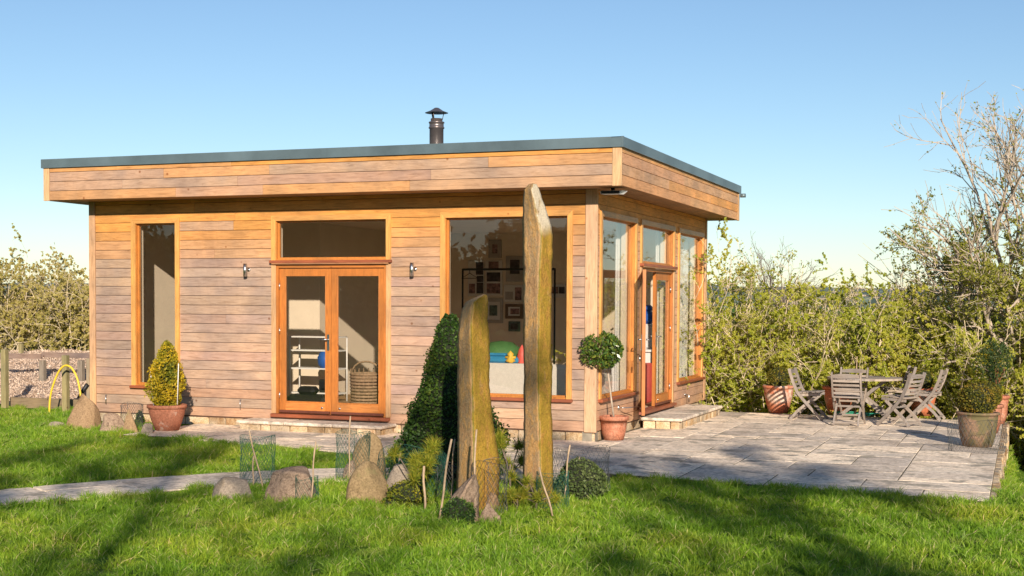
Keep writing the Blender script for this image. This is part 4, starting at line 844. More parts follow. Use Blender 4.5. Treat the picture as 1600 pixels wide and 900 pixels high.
# box balls
def ball(pp, r_, zc, label, seed, mat='box', n=3200, size=.026, asp=.7, sq=.92):
    prof = [(t, r_*math.sqrt(max(0.02, 1-(2*t-1)**2))) for t in np.linspace(0, 1, 14)]
    return shaped_plant('box_ball', (pp[0], pp[1], G0+zc), prof, 2*r_*sq, n, size, L_[mat], label, 'box ball', seed, .05, .9, 'clipped box balls in pots', asp=asp, shell=.22)
ball(pA, .19, .40, 'clipped box ball in the orange pot farthest left on the terrace', 43); ball(pB, .17, .37, 'clipped box ball in the orange pot behind the table', 44, n=2000); ball(pC, .18, .40, 'yellowish box ball in the orange pot behind the right hand chairs', 45, n=2400)
ball(pE, .20, .34, 'paler box ball just behind the algae stained pot', 46); ball(pF, .235, .37, 'box ball with orange tinged leaves in the old algae stained pot', 47, n=4600)
def segs_of(lines): 
    P0 = []; P1 = []; A = []; B = []
    for pts, r0, r1 in lines:
        n = len(pts)-1
        for i in range(n): P0.append(pts[i]); P1.append(pts[i+1]); A.append(r0+(r1-r0)*i/n); B.append(r0+(r1-r0)*(i+1)/n)
    return np.array(P0, float), np.array(P1, float), np.array(A, float), np.array(B, float)
# vectorised branching
def grow(P, D, Ln, R, spec, seed):
    """P,D (m,3), Ln,R (m,); spec per level: (K, jitter, tropism, children, t0, spread, ratio, rratio)"""
    r = np.random.default_rng(seed); out = []; tips = []
    for li, (K, jit, trop, nc, t0, spread, ratio, rr) in enumerate(spec):
        m = len(P); pts = [P]; dirs = [D]; d = D; p = P
        for k in range(K):
            d = norm(d+r.normal(size=(m, 3))*jit+np.array([0, 0, trop])); p = p+d*(Ln/K)[:, None]; pts.append(p); dirs.append(d)
        pts = np.stack(pts, 1); dirs = np.stack(dirs, 1); f = np.linspace(1, .35, K+1)
        P0 = pts[:, :-1].reshape(-1, 3); P1 = pts[:, 1:].reshape(-1, 3); A = (R[:, None]*f[None, :-1]).ravel(); B = (R[:, None]*f[None, 1:]).ravel(); out.append((P0, P1, A, B)); tips.append(pts)
        if not nc: break
        par = np.repeat(np.arange(m), nc); t = t0+(1-t0)*r.random(len(par)); ti = t*K; i0 = np.minimum(ti.astype(int), K-1); fr = (ti-i0)[:, None]
        P_ = pts[par, i0]*(1-fr)+pts[par, i0+1]*fr; dd = dirs[par, i0+1]; rv = norm(np.cross(dd, r.normal(size=dd.shape))); sp = (spread*(.7+.6*r.random(len(par))))[:, None]
        D = norm(dd*np.cos(sp)+rv*np.sin(sp)); Ln = Ln[par]*ratio*(1.15-.55*t)*(.7+.6*r.random(len(par))); R = R[par]*rr*(1.1-.4*t); P = P_
    return out, tips
def join_segs(out, rmin=.0015):
    P0 = np.concatenate([o[0] for o in out]); P1 = np.concatenate([o[1] for o in out]); A = np.maximum(np.concatenate([o[2] for o in out]), rmin); B = np.maximum(np.concatenate([o[3] for o in out]), rmin*.8); return P0, P1, A, B
def split_parts(out, root, thick_levels, bark, twigm, rmin, nth=7, base=None):
    base = np.array(root.location)
    P0, P1, A, B = join_segs(out[:thick_levels], rmin); link('trunk' if nth > 5 else 'stems', seg_mesh('trunk', P0-base, P1-base, A, B, nth), root, bark)
    if len(out) > thick_levels: P0, P1, A, B = join_segs(out[thick_levels:], rmin); link('branches', seg_mesh('branches', P0-base, P1-base, A, B, 3), root, twigm)
def leaves_on(tips, n, spread, size, seed, base, lo=.2):
    r = np.random.default_rng(seed); P = tips.reshape(-1, tips.shape[1], 3); i = r.integers(0, len(P), n); t = lo+(1-lo)*r.random(n); ti = t*(P.shape[1]-1); k = np.minimum(ti.astype(int), P.shape[1]-2); f = (ti-k)[:, None]; Q = P[i, k]*(1-f)+P[i, k+1]*f+r.normal(size=(n, 3))*spread
    return Q-np.array(base), i
def thicket(name, label, cat, xr, yr, m, hgt, seed, leafmat, nleaf, lsize, twigmat, hfun=None, density=1, group=None, lean=.45, top=.5, rmin=.0022, kids=(7, 5), sub=.33):
    r = np.random.default_rng(seed); x = r.uniform(*xr, m); y = r.uniform(*yr, m); z = height(x, y)-.05; base = ((xr[0]+xr[1])/2, (yr[0]+yr[1])/2, float(height((xr[0]+xr[1])/2, (yr[0]+yr[1])/2)))
    o = empty(name, base); tag(o, label, cat, group); P = np.stack([x, y, z], 1); D = norm(np.stack([r.normal(size=m)*lean, r.normal(size=m)*lean*.7, np.ones(m)], 1)); hh = (hfun(x, y) if hfun else hgt)*(.45+.6*r.random(m)); 
    out, tips = grow(P, D, hh, np.full(m, .013), [(6, .16, -.05, kids[0], .12, .8, .42, .45), (4, .22, -.02, kids[1], .1, .8, .42, .55), (2, .25, 0, 0, 0, 0, 0, 0)], seed+1)
    split_parts(out, o, 1, twigmat, twigmat, rmin, 4)
    Q, i = leaves_on(tips[2], nleaf, .012, lsize, seed+2, base); Wp = Q+np.array(base); dens = .5+.5*noise3(Wp, seed+3, 2.2); rr = np.random.default_rng(seed+4); keep = rr.random(len(Q)) < np.clip(.35+dens*.8, .1, 1)
    Q = Q[keep]; tint = np.clip(rr.random(len(Q))*.6+.4*(.5+.5*noise3(Q, seed+5, 3)), 0, 1); link('foliage', leaf_mesh('foliage', Q, lsize*(.6+.8*rr.random(len(Q))), asp=.75, tint=tint, r=rr, face=1.0), o, leafmat); return o
def hf(x, y):
    u = np.interp(x, [-1, .2, .8, 1.6, 2.4, 3.2, 4.2, 5.4, 7, 9], [3.1, 3.0, 2.75, 2.5, 2.35, 2.3, 2.35, 2.7, 3.1, 3.1]); return u*(1+.1*np.sin(x*3+y))
thicket('wild_hedge', 'long wild hawthorn hedge in fresh yellow green leaf behind the terrace', 'hedge', (-1.2, 8.8), (6.75, 8.4), 520, 2.3, 51, L_['hedge'], 560000, .042, M['twig'], hf)
thicket('left_hedge', 'twiggy brownish hedge behind the fence left of the garden room', 'hedge', (-20, -9.2), (8.4, 10.4), 620, 1.5, 52, L_['hedge_left'], 170000, .065, M['twig'], lambda x, y: 2.1+.2*np.sin(x*1.7))
def tree(name, label, x, y, h, seed, leafmat, nleaf, lsize, bark, twig, spec, r0=.09, lean=(0, 0), stems=1, spread=.25, rmin=.003, cat='tree', group=None, z=None, lo=.2, lsp=.02, trim=None):
    r = np.random.default_rng(seed); z = float(height(x, y))-.1 if z is None else z; o = empty(name, (x, y, z)); tag(o, label, cat, group)
    P = np.tile([[x, y, z]], (stems, 1))+r.normal(size=(stems, 3))*[.15, .15, 0]*(stems > 1); D = norm(np.stack([lean[0]+r.normal(size=stems)*spread*(stems > 1), lean[1]+r.normal(size=stems)*spread*(stems > 1), np.ones(stems)], 1))
    out, tips = grow(P, D, np.full(stems, h)*(.8+.3*r.random(stems)), np.full(stems, r0), spec, seed+1); split_parts(out, o, 2, bark, twig, rmin, 6)
    if nleaf:
        Q, i = leaves_on(tips[-1], nleaf, lsp, lsize, seed+2, (x, y, z), lo); rr = np.random.default_rng(seed+4); dens = .5+.5*noise3(Q, seed+3, 1.6); Q = Q[rr.random(len(Q)) < np.clip(.2+dens, .05, 1)]; link('foliage', leaf_mesh('foliage', Q, lsize*(.6+.8*rr.random(len(Q))), asp=.6, r=rr, face=.6), o, leafmat)
    return o
SP4 = [(7, .10, .03, 9, .22, .75, .55, .5), (5, .16, .04, 7, .2, .7, .5, .5), (4, .2, .02, 6, .15, .7, .5, .55), (3, .22, .02, 0, 0, 0, 0, 0)]
X = lambda u, y: float(at_y(u, 473, y)[0])
tree('hawthorn_tree', 'big tangled hawthorn tree rising at the right edge behind the hedge', X(1665, 9), 9, 4.2, 61, L_['tree'], 60000, .048, M['bark_pale'], M['bark_pale'], SP4, .07, (-.12, -.1), 8, .42)
tree('bare_tree', 'taller budding tree with almost bare branches at the far right', X(1690, 10.5), 10.5, 5.4, 62, L_['tree'], 2500, .05, M['bark_pale'], M['bark_pale'], [(7, .08, .05, 9, .3, .6, .6, .5), (5, .12, .06, 7, .2, .6, .55, .5), (4, .15, .05, 6, .2, .6, .5, .55), (3, .2, .05, 0, 0, 0, 0, 0)], .08, (-.15, -.1), 3, .22, .0045)
tree('thorn_bush', 'low spreading thorn bush in dark leaf left of the big hawthorn tree', X(1530, 9.4), 9.4, 2.3, 63, L_['tree'], 14000, .055, M['bark_pale'], M['bark_pale'], SP4, .04, (-.2, 0), 4, .5)
tree('sparse_bush', 'sparse young bush with light leaves poking above the middle of the hedge', X(1425, 9), 9, 2.3, 64, L_['hedge'], 5000, .05, M['twig'], M['twig'], SP4, .035, (-.2, 0), 3, .45)
tree('leafless_tree', 'small leafless tree showing above the hedge near the garden room', X(1195, 12), 12, 2.7, 65, None, 0, .05, M['bark'], M['bark'], [(6, .08, .05, 8, .2, .5, .6, .5), (5, .12, .06, 6, .2, .5, .5, .5), (4, .15, .05, 4, .2, .5, .5, .55), (3, .2, .05, 0, 0, 0, 0, 0)], .04, (0, 0), 4, .3, .0035)
tree('young_hawthorn', 'tall young hawthorn shoots in pale leaf at the back corner of the garden room', X(1112, 7.4), 7.4, 2.7, 66, L_['hedge'], 14000, .042, M['twig'], M['twig'], SP4, .03, (.0, 0), 5, .16)
tree('scrub_bush', 'small scrubby bush beyond the lowest part of the hedge', X(1310, 12), 12, 2.4, 67, L_['hedge_left'], 2600, .05, M['twig'], M['twig'], SP4, .03, (0, 0), 4, .4)
# trees behind the viewer that throw the dappled shade
SPB = [(8, .07, .02, 13, .36, .9, .42, .42), (6, .14, .02, 7, .25, .75, .5, .5), (4, .2, .0, 6, .2, .7, .5, .55), (3, .2, 0, 0, 0, 0, 0, 0)]
for k, (x, y, h, nl, lb) in enumerate(((-1.5, -26, 9.4, 9500, 'broad garden tree behind the viewer farthest to the left'), (3.0, -28, 9.8, 11000, 'broad garden tree behind the viewer, second from the left'), (9.4, -27.5, 12.4, 5200, 'tall garden tree behind the viewer in the middle'), (13.0, -24, 8.8, 8000, 'broad garden tree behind the viewer, second from the right'), (16.2, -19.5, 7.4, 3600, 'broad garden tree behind the viewer farthest to the right'))):
    tree('garden_tree', lb, x, y, h*.88, 70+k, L_['shade'], nl, .13, M['bark'], M['bark'], SPB, .16, (0, 0), 1, 0, .010, group='garden trees behind the viewer', z=-.2, lsp=.1)
r = np.random.default_rng(77); n = 90000; xx = r.uniform(-60, 40, n); top = 6.0+1.8*np.sin(xx*.35)+1.2*np.sin(xx*.9+1); zz = top*r.random(n)**.7; P = np.stack([xx, -52+r.normal(size=n)*2.0, zz], 1)
wd = link('woodland', leaf_mesh('woodland', P, .5*(.4+r.random(n)), asp=.7, r=r), None, L_['shade']); tag(wd, 'distant dark woodland behind the viewer, seen only mirrored in the windows', 'woodland', kind='stuff')

# bay tree
bt = empty('bay_tree', (bayp[0], bayp[1], G0+.27)); tag(bt, 'lollipop bay tree with a thin grey stem in the small pot at the corner', 'bay tree')
top = at_y(938, 550, bayp[1]-.2)-np.array([bayp[0], bayp[1], G0+.27]); 
mb = MB(); mb.tube([(0, 0, 0), (top[0]*.3, 0, top[2]*.3), (top[0]*.62+.006, 0, top[2]*.6), (top[0]*.9, 0, top[2]-.1), (top[0], 0, top[2])], [.013, .012, .011, .010, .007], 8); mb.build('stem', M['bark_pale'], bt)
r = np.random.default_rng(5); n = 2600; d = norm(r.normal(size=(n, 3))); rad = .29*(1-.55*r.random(n)**1.8)*(1+.07*noise3(d*2, 3, 3)); P = d*rad[:, None]*[1, 1, .84]+top+[0, 0, .02]; P = P[~((P[:, 0]+bayp[0] < .05) & (P[:, 1]+bayp[1] > -.05)) & (P[:, 0]+bayp[0] > -.6)]; n = len(P); link('foliage', leaf_mesh('foliage', P, .062*(.7+.6*r.random(n)), asp=.42, r=r, up=.3), bt, L_['bay'])
dd = norm(r.normal(size=(40, 3))+[0, 0, .3]); link('branches', seg_mesh('branches', np.tile(top-[0, 0, .06], (40, 1)), top+dd*.26, np.full(40, .005), np.full(40, .002), 4), bt, M['bark_pale'])
# upright dark conifer in the back corner pot, yellow bush beyond
shaped_plant('dark_juniper', (pD[0], pD[1], G0+.38), [(0, .04), (.3, .10), (.5, .22), (.7, .26), (.85, .22), (1, .12)], .85, 1700, .10, L_['ever'], 'dark bluish conifer with reddish stems in the back corner pot', 'conifer', 48, .6, .0, asp=.10, shell=.9)
mb = MB(); rj2 = random.Random(4)
for k in range(9): a = rj2.uniform(0, 6.28); mb.tube([(0, 0, .0), (.05*math.cos(a), .05*math.sin(a), .2), (.16*math.cos(a), .16*math.sin(a), .45)], [.01, .008, .004], 5)
jb = mb.build('juniper_stems', simple('reddish bark', (.22, .08, .04), .9)); jb.location = (pD[0], pD[1], G0+.38); jb.parent = [o for o in bpy.data.objects if o.name == 'dark_juniper'][0]; jb.location = (0, 0, 0); jb.name = 'stem'
p = at_y(1543, 560, 6.3); gzz = float(height(p[0], 6.3)); shaped_plant('yellow_shrub', (p[0], 6.3, gzz), [(0, .2), (.4, .3), (.7, .24), (.9, .14), (1, .03)], 1.65-(530-473)/90-gzz, 2600, .05, L_['gold'], 'yellow leaved shrub glowing in front of the hedge above the back corner pot', 'shrub', 49, .25, 0, shell=.8)
p = at(1592, 720, -.6); shaped_plant('dark_bush', (6.35, 5.0, -.95), [(0, .5), (.3, .8), (.6, .75), (.85, .5), (1, .15)], 1.75, 13000, .045, L_['yew'], 'dark shaded bush beyond the right end of the retaining wall', 'bush', 50, .15, .85, shell=.4)

# pine saplings and low shrubs among the rocks
def needles(root, centres, n, L, seed, mat, up=.6):
    r = np.random.default_rng(seed); C_ = np.repeat(np.array(centres, float), n, 0); m = len(C_); d = norm(r.normal(size=(m, 3))+[0, 0, up]); P1 = C_+d*L*(.7+.5*r.random(m))[:, None]; b = norm(np.cross(d, r.normal(size=(m, 3))))*.0032; Cs = C_+r.normal(size=(m, 3))*.008
    V = np.stack([Cs-b, Cs+b, P1], 1).reshape(-1, 3); F = np.arange(3*m).reshape(m, 3); return link('needles', np_mesh('needles', V, F, np.repeat(r.random(m), 3)), root, mat)
def sapling(u, v, hpx, label, seed, heads, L=.11, n=70, spread=.16, mat='pine'):
    p = at(u, v); s = ppm(p); h = hpx/s; o = empty('pine_sapling', tuple(p)); tag(o, label, 'pine', 'young pines among the rocks'); r = random.Random(seed); cs = []; mb = MB()
    for k in range(heads):
        a = r.uniform(0, 6.28); rr = spread*r.random()**.5; z = h*(.45+.55*r.random()) if k else h; c = (rr*math.cos(a), rr*math.sin(a), z-L*.7); cs.append(c); mb.tube([(0, 0, h*.15), (c[0]*.4, c[1]*.4, z*.5), c], [.007, .006, .004], 5)
    for c in list(cs):
        for j in range(3): cs.append((c[0]*(1+.1*r.uniform(-1, 1))+r.uniform(-.02, .02), c[1]+r.uniform(-.02, .02), c[2]-r.uniform(.01, .05)))
    mb.tube([(0, 0, -.03), (0, 0, h*.4)], [.012, .009], 6); mb.build('stem', M['bark'], o); needles(o, cs, n, L, seed, L_[mat]); return o
sapling(797, 762, 92, 'young pine with bushy needle heads between the two standing stones', 81, 6, n=60)
sapling(652, 785, 105, 'young pine inside the green wire cage before the clipped cone', 82, 9, spread=.22, n=55)
sapling(838, 795, 62, 'crooked little pine leaning at the foot of the tall standing stone', 83, 7, .08, 45, .26)
sapling(808, 795, 36, 'low pine sprig beside the small pale rock', 84, 5, .07, 45, .12)
def mound(u0, u1, vt, vb, label, seed, mat, n, size, name='low_shrub', asp=.6, lump=.12):
    p = at((u0+u1)/2, vb-3); s = ppm(p); r_ = (u1-u0)/2/s; h = (vb-vt)/s; prof = [(t, r_*(max(.03, 1-(1.55*t-.5)**2 if t > .3 else 1-(.03)))**.5*(.92 if t < .1 else 1)) for t in np.linspace(0, 1, 12)]
    c = p+np.array([FWD[0], FWD[1], 0])*r_*.5; return shaped_plant(name, (c[0], c[1], G0-.02), prof, h+.02, n, size, L_[mat], label, 'shrub', seed, lump, .85, 'low shrubs among the rocks', asp=asp)
mound(868, 948, 722, 777, 'rounded variegated shrub right of the tall standing stone', 85, 'small', 3600, .030)
mound(690, 742, 783, 818, 'little round dark shrub at the foot of the triangular stone', 86, 'yew', 2600, .020)
mound(602, 668, 757, 792, 'yellow tipped creeping shrub in front of the grey rock', 87, 'mix', 2600, .024, lump=.4)
mound(210, 225, 645, 668, 'tiny green shrub between the small rocks and the golden conifer pot', 88, 'bay', 500, .025)

# canes
def cane(u0, v0, u1, v1, label, r_=.007, mat='cane'):
    p = at(u0, v0); q = at_y(u1, v1, p[1]); o = MB(); v = q-p; pts = [tuple(v*t+np.array([.006*math.sin(t*7), 0, 0])) for t in np.linspace(-.03, 1, 7)]; rr = [r_*(1.08 if i % 2 else 1) for i in range(7)]
    o.tube(pts, rr, 7); ob = o.build('garden_cane', M[mat]); ob.location = tuple(p); tag(ob, label, 'cane', 'bamboo canes among the rocks')
cane(411, 764, 388, 667, 'leaning cane crossing the front of the leftmost wire tube'); cane(395, 762, 396, 712, 'short cane standing inside the leftmost wire tube'); cane(486, 782, 493, 690, 'pale cane at the right end of the broad speckled rock')
cane(545, 752, 547, 650, 'long cane standing in the wire tube around the tall rounded boulder'); cane(686, 812, 705, 686, 'long cane leaning beside the triangular stone', .009); cane(705, 776, 710, 686, 'thin cane behind the leaning one left of the shorter standing stone')
cane(740, 810, 744, 671, 'long dark cane in front of the shorter standing stone', .008); cane(664, 797, 662, 728, 'stout pale cane at the right of the green wire cage', .010); cane(624, 745, 625, 707, 'short cane at the back of the green wire cage', .009)
cane(882, 775, 890, 695, 'brown cane at the left of the variegated shrub', .008); cane(863, 804, 842, 730, 'leaning pale cane right of the tall standing stone', .008); cane(907, 752, 905, 713, 'short cane behind the variegated shrub')
for (u0, v0, u1, v1, lb) in ((277, 632, 279, 568, 'white cane on the right of the golden conifer'), (240, 636, 235, 578, 'white cane on the left of the golden conifer')):
    q = at_y(u1, v1, conp[1]-.1); p_ = at_y(u0, v0, conp[1]-.1); mb = MB(); mb.tube([tuple(p_-p_), tuple(q-p_)], .006, 6); o = mb.build('garden_cane', M['white']); o.location = tuple(p_); tag(o, lb, 'cane', 'canes in the conifer pot')
p_ = at_y(1337, 600, 5.2); q = at_y(1339, 557, 5.2); mb = MB(); mb.tube([(0, 0, -.5), tuple(q-p_)], .008, 6); o = mb.build('garden_cane', M['cane']); o.location = tuple(p_); tag(o, 'cane sticking up behind the table from the pot there', 'cane')

# wire netting tubes
def netting(u, v, r_, h, label, mat, seed, cell=.035, arc=1.0, sag=.02, rx=1.0, wr=.0014):
    p = at(u, v); o = empty('wire_cage', tuple(p)); tag(o, label, 'wire cage', 'wire netting cages among the rocks'); r = np.random.default_rng(seed); n = max(8, int(2*PI*r_*arc/cell)); k = max(3, int(h/(cell*.85)))
    def pt(i, j):
        a = 2*PI*arc*i/n+seed; rr = r_*(1+.06*math.sin(3*a+seed)+.04*math.sin(5*a+j*.5)); return (rr*rx*math.cos(a), rr*math.sin(a), h*j/k+sag*math.sin(2*a+seed)*(j/k))
    L = []
    for j in range(k):
        for i in range(n):
            o_ = .5 if j % 2 else 0; P = [pt(i+o_, j), pt(i+o_+.5, j+1), pt(i+o_-.5, j+1)]
            L.append(([P[0], P[1]], wr, wr)); L.append(([P[0], P[2]], wr, wr))
    for j in (0, k): L.append(([pt(i, j) for i in range(n+1)], wr*1.5, wr*1.5))
    P0, P1, A, B = segs_of(L); link('netting', seg_mesh('netting', P0, P1, A, B, 3), o, mat)
    mb = MB(); mb.tube([pt(0, j) for j in range(0, k+1, 2)], wr*1.8, 5); mb.build('seam_wire', mat, o); return o
netting(402, 752, .165, .44, 'green wire tube standing left of the broad speckled rock', M['wire'], 1); netting(552, 747, .165, .46, 'dark wire tube round the tall rounded boulder', M['wire'], 2)
netting(645, 770, .26, .38, 'wide sagging green wire cage round the young pine', M['wire'], 3, sag=.05, rx=1.25); netting(700, 775, .11, .28, 'pale coarse wire netting left of the shorter standing stone', M['wire_grey'], 4, .05)
netting(765, 798, .15, .42, 'grey wire netting wrapped round the foot of the shorter standing stone', M['wire_grey'], 5, .04); netting(906, 765, .27, .36, 'crumpled grey wire netting sticking out over the variegated shrub', M['wire_grey'], 6, .045, sag=.05)
netting(862, 790, .14, .28, 'low green wire netting at the foot of the tall standing stone', M['wire'], 7); netting(480, 780, .10, .20, 'low green wire netting at the right end of the broad speckled rock', M['wire'], 8); netting(207, 668, .15, .33, 'grey wire tube behind the small rocks at the left of the conifer pot', M['wire_grey'], 9, .03)
netting(1527, 704, .33, .36, 'dark wire netting loosely round the algae stained pot', M['wire_grey'], 10, .05, sag=.04)

# ------------------------------------------------------------------ fence, hose, mulch things
fcol = [(.30, .26, .13, 1), (.27, .22, .15, 1), (.36, .29, .20, 1)]
def post(u, vt, vb, y, wpx, label, ci, top=0):
    p = at_y(u, vb, y); q = at_y(u, vt, y); w_ = wpx/ppm(p)/2; mb = MB(); mb.cbox(-w_, w_, -w_, w_, -.2, q[2]-p[2], .008); o = mb.build('fence_post', M['fence']); o.location = (p[0], y, p[2]); o.color = fcol[ci]; tag(o, label, 'post', 'timber posts left of the garden room'); return o
post(8, 546, 640, 1.45, 9, 'greenish timber post at the left edge of the photo', 0); post(103, 555, 645, 1.30, 9, 'greenish timber post behind the yellow hose arch', 0); post(139, 560, 640, 1.35, 6, 'thin pale post against the corner of the garden room', 2)
post(33, 537, 575, 6.0, 6, 'far greenish post beyond the rail', 0)
fn = empty('rail_fence', tuple(at_y(67, 612, 3.6))); tag(fn, 'low post and rail fence with one weathered rail across the mulch bank', 'fence'); fb = np.array(fn.location)
for u, vb in ((-40, 612), (67, 612), (127, 612)):
    p = at_y(u, vb, 3.6)-fb; q = at_y(u, 563, 3.6)-fb; mb = MB(); mb.cbox(p[0]-.05, p[0]+.05, -.05, .05, p[2]-.2, q[2], .008); o = mb.build('post', M['fence'], fn); o.color = (.27, .23, .18, 1)
for k, (ua, ub) in enumerate(((-120, 66), (67, 190))):
    p = at_y(ua, 556, 3.54)-fb; q = at_y(ub, 557, 3.54)-fb; mb = MB(); mb.box(p[0], q[0], -.1, -.055, q[2]-.045, q[2]+.045); o = mb.build('rail', M['clad_x'], fn); o.color = (.25, .18, .15, 1)
mb = MB(); p = at(-60, 641); q = at(84, 643); mb.box(0, q[0]-p[0], -.03, .03, -.1, .14); o = mb.build('edging_board', M['clad_x']); o.location = (p[0], 1.62, -.12); o.color = (.24, .18, .11, 1); tag(o, 'low timber edging board between the lawn and the mulch bank', 'edging')
pts = [tuple(at_y(u, v, 1.05)) for u, v in ((77, 650), (78, 625), (82, 605), (90, 584), (97, 574), (104, 571), (112, 575), (119, 587), (123, 600), (126, 618), (127, 640))]
mb = MB(); cm = catmull([p for p in pts], 5); mb.tube([tuple(p-np.array(pts[0])) for p in cm], .016, 8); o = mb.build('hose_arch', M['hose']); o.location = pts[0]; tag(o, 'yellow hose pipe bent into an arch on the lawn edge', 'hose')
p = at_y(124, 612, 1.3); mb = MB(); mb.tube([(0, 0, -.1), (.06, 0, 0), (.16, 0, .12)], .035, 8); o = mb.build('dark_pipe_end', M['black']); o.location = tuple(p); tag(o, 'short dark pipe end slanting up behind the big pointed rock', 'pipe')

# ------------------------------------------------------------------ table and chairs
GW = [(.31, .265, .225, 1), (.28, .24, .205, 1), (.36, .31, .265, 1)]
M['teak_x'] = wood('weathered teak slat', 'y', rough=.8)
def gbuild(mb, name, root, mat='grey_wood', c=None): o = mb.build(name, M[mat], root); o.color = c or rnd.choice(GW); return o
def beam(p, q, w, t, M_=None):
    """rectangular bar from p to q; w across (local y), t thickness"""
    p, q = Vector(p), Vector(q); d = (q-p).normalized(); yv = Vector((0, 1, 0)); n = d.cross(yv).normalized(); mb = MB(); yv = n.cross(d)
    vs = [a+yv*(sy*w/2)+n*(sn*t/2) for a in (p, q) for sy, sn in ((-1, -1), (1, -1), (1, 1), (-1, 1))]
    mb.add(vs, [(0, 1, 2, 3), (4, 7, 6, 5), (0, 4, 5, 1), (1, 5, 6, 2), (2, 6, 7, 3), (3, 7, 4, 0)]); bm_fix(mb); return mb
def curved_bar(pts, w, t):
    mb = MB(); P = [Vector(p) for p in pts]; rings = []
    for i, p in enumerate(P):
        d = (P[min(i+1, len(P)-1)]-P[max(i-1, 0)]).normalized(); n = d.cross(Vector((0, 1, 0))).normalized(); rings += [p+Vector((0, sy*w/2, 0))+n*(sn*t/2) for sy, sn in ((-1, -1), (1, -1), (1, 1), (-1, 1))]
    k = len(P); fs = [(0, 1, 2, 3), tuple(4*(k-1)+i for i in (3, 2, 1, 0))]
    for i in range(k-1):
        for j in range(4): fs.append((4*i+j, 4*i+4+j, 4*i+4+(j+1) % 4, 4*i+(j+1) % 4))
    mb.add(rings, fs); bm_fix(mb); return mb
# the chair faces +x; back at -x
def make_chair():
    r = empty('folding_chair'); hw = .205
    for s in (-1, 1):
        y = s*hw; gbuild(curved_bar([(.27, y, 0), (.14, y, .13), (-.02, y, .30), (-.12, y, .42), (-.19, y, .58), (-.235, y, .72), (-.25, y, .78)], .022, .042), 'back_post', r)
        y2 = s*(hw-.03); gbuild(curved_bar([(-.23, y2, 0), (-.12, y2, .13), (.02, y2, .25), (.16, y2, .37)], .022, .040), 'rear_leg', r)
        gbuild(beam((-.17, y2, .375), (.22, y2, .395), .022, .04), 'seat_rail', r)
    for k in range(6):
        x = -.15+k*.068; mb = MB(); z = .398+.02*(k/5); mb.cbox(x-.027, x+.027, -hw+.006, hw-.006, z+.005, z+.021, .004); gbuild(mb, 'seat_slat', r, 'teak_x')
    for k, z in enumerate((.47, .53, .59, .65, .72)):
        x = np.interp(z, [.42, .58, .72, .78], [-.12, -.19, -.235, -.25]); h = .0155 if k < 4 else .022
        mb = MB(); n = 9; V = []
        for i in range(n):
            t = i/(n-1); y = (-hw+.012)+(2*hw-.024)*t; bow = .016*math.sin(PI*t); top = h*(1+(.9*math.sin(PI*t) if k == 4 else .15*math.sin(PI*t))); low = -h
            V += [(x-bow-.006, y, z+low), (x-bow+.006, y, z+low), (x-bow+.006, y, z+top), (x-bow-.006, y, z+top)]
        fs = [(0, 1, 2, 3), tuple(4*(n-1)+i for i in (3, 2, 1, 0))]+[(4*i+j, 4*i+4+j, 4*i+4+(j+1) % 4, 4*i+(j+1) % 4) for i in range(n-1) for j in range(4)]
        mb.add(V, fs); bm_fix(mb); gbuild(mb, 'back_slat', r, 'teak_x')
    for (x, z) in ((.20, .07), (-.19, .045), (.02, .27)): mb = MB(); mb.cbox(x-.012, x+.012, -hw+.012, hw-.012, z-.015, z+.015, .004); gbuild(mb, 'stretcher', r, 'teak_x')
    return r
ch0 = make_chair(); first = True
GC = 'slatted folding chairs around the round table'
TC = at(1350, 652)   # floor point below the table centre
for (u, v, deg, lab) in ((1262, 655, -4, 'folding chair seen side on at the left of the table'), (1325, 664, 88, 'folding chair with its back to the lawn, nearest the viewer'), (1329, 654, -95, 'folding chair on the far side of the table facing the lawn'),
                         (1408, 665, 155, 'folding chair seen from behind at the right of the table, nearer one'), (1400, 648, 198, 'folding chair half hidden behind the nearer right hand chair'), (1449, 655, 172, 'folding chair seen side on at the far right of the group')):
    p = at(u, v); c = ch0 if first else copy_tree(ch0); first = False; c.location = (p[0], p[1], G0+.004); c.rotation_euler = (0, 0, math.radians(deg)); tag(c, lab, 'chair', GC)
tb = empty('round_table', (TC[0], TC[1], G0+.004)); tag(tb, 'round weathered slatted folding table on crossed legs', 'table'); R_ = .56; hT = .625
for k in range(11):
    y = -R_+.0509*2*(k+.5); hwid = math.sqrt(max(.01, R_*R_-y*y)); mb = MB(); mb.cbox(-hwid+.02, hwid-.02, y-.047, y+.047, hT-.022, hT, .004); gbuild(mb, 'table_slat', tb, 'clad_x')
n = 40; mb = MB(); V = []
for i in range(n): a = 2*PI*i/n; V += [(r_*math.cos(a), r_*math.sin(a), z) for r_, z in ((R_+.012, hT-.03), (R_+.012, hT+.002), (R_-.04, hT+.002), (R_-.04, hT-.03))]
mb.add(V, [(4*i+j, 4*((i+1) % n)+j, 4*((i+1) % n)+(j+1) % 4, 4*i+(j+1) % 4) for i in range(n) for j in range(4)]); gbuild(mb, 'rim', tb)
for s in (-1, 1):
    gbuild(beam((-.38, s*.20, 0), (.33, s*.20, hT-.03), .03, .05), 'leg', tb); gbuild(beam((.38, s*.16, 0), (-.33, s*.16, hT-.03), .03, .05), 'leg', tb)
for (x, z, w_) in ((-.34, .05, .20), (.34, .05, .16), (0, .30, .16), (.3, hT-.05, .3), (-.3, hT-.05, .3)): mb = MB(); mb.cbox(x-.02, x+.02, -w_, w_, z-.015, z+.015, .004); gbuild(mb, 'stretcher', tb)
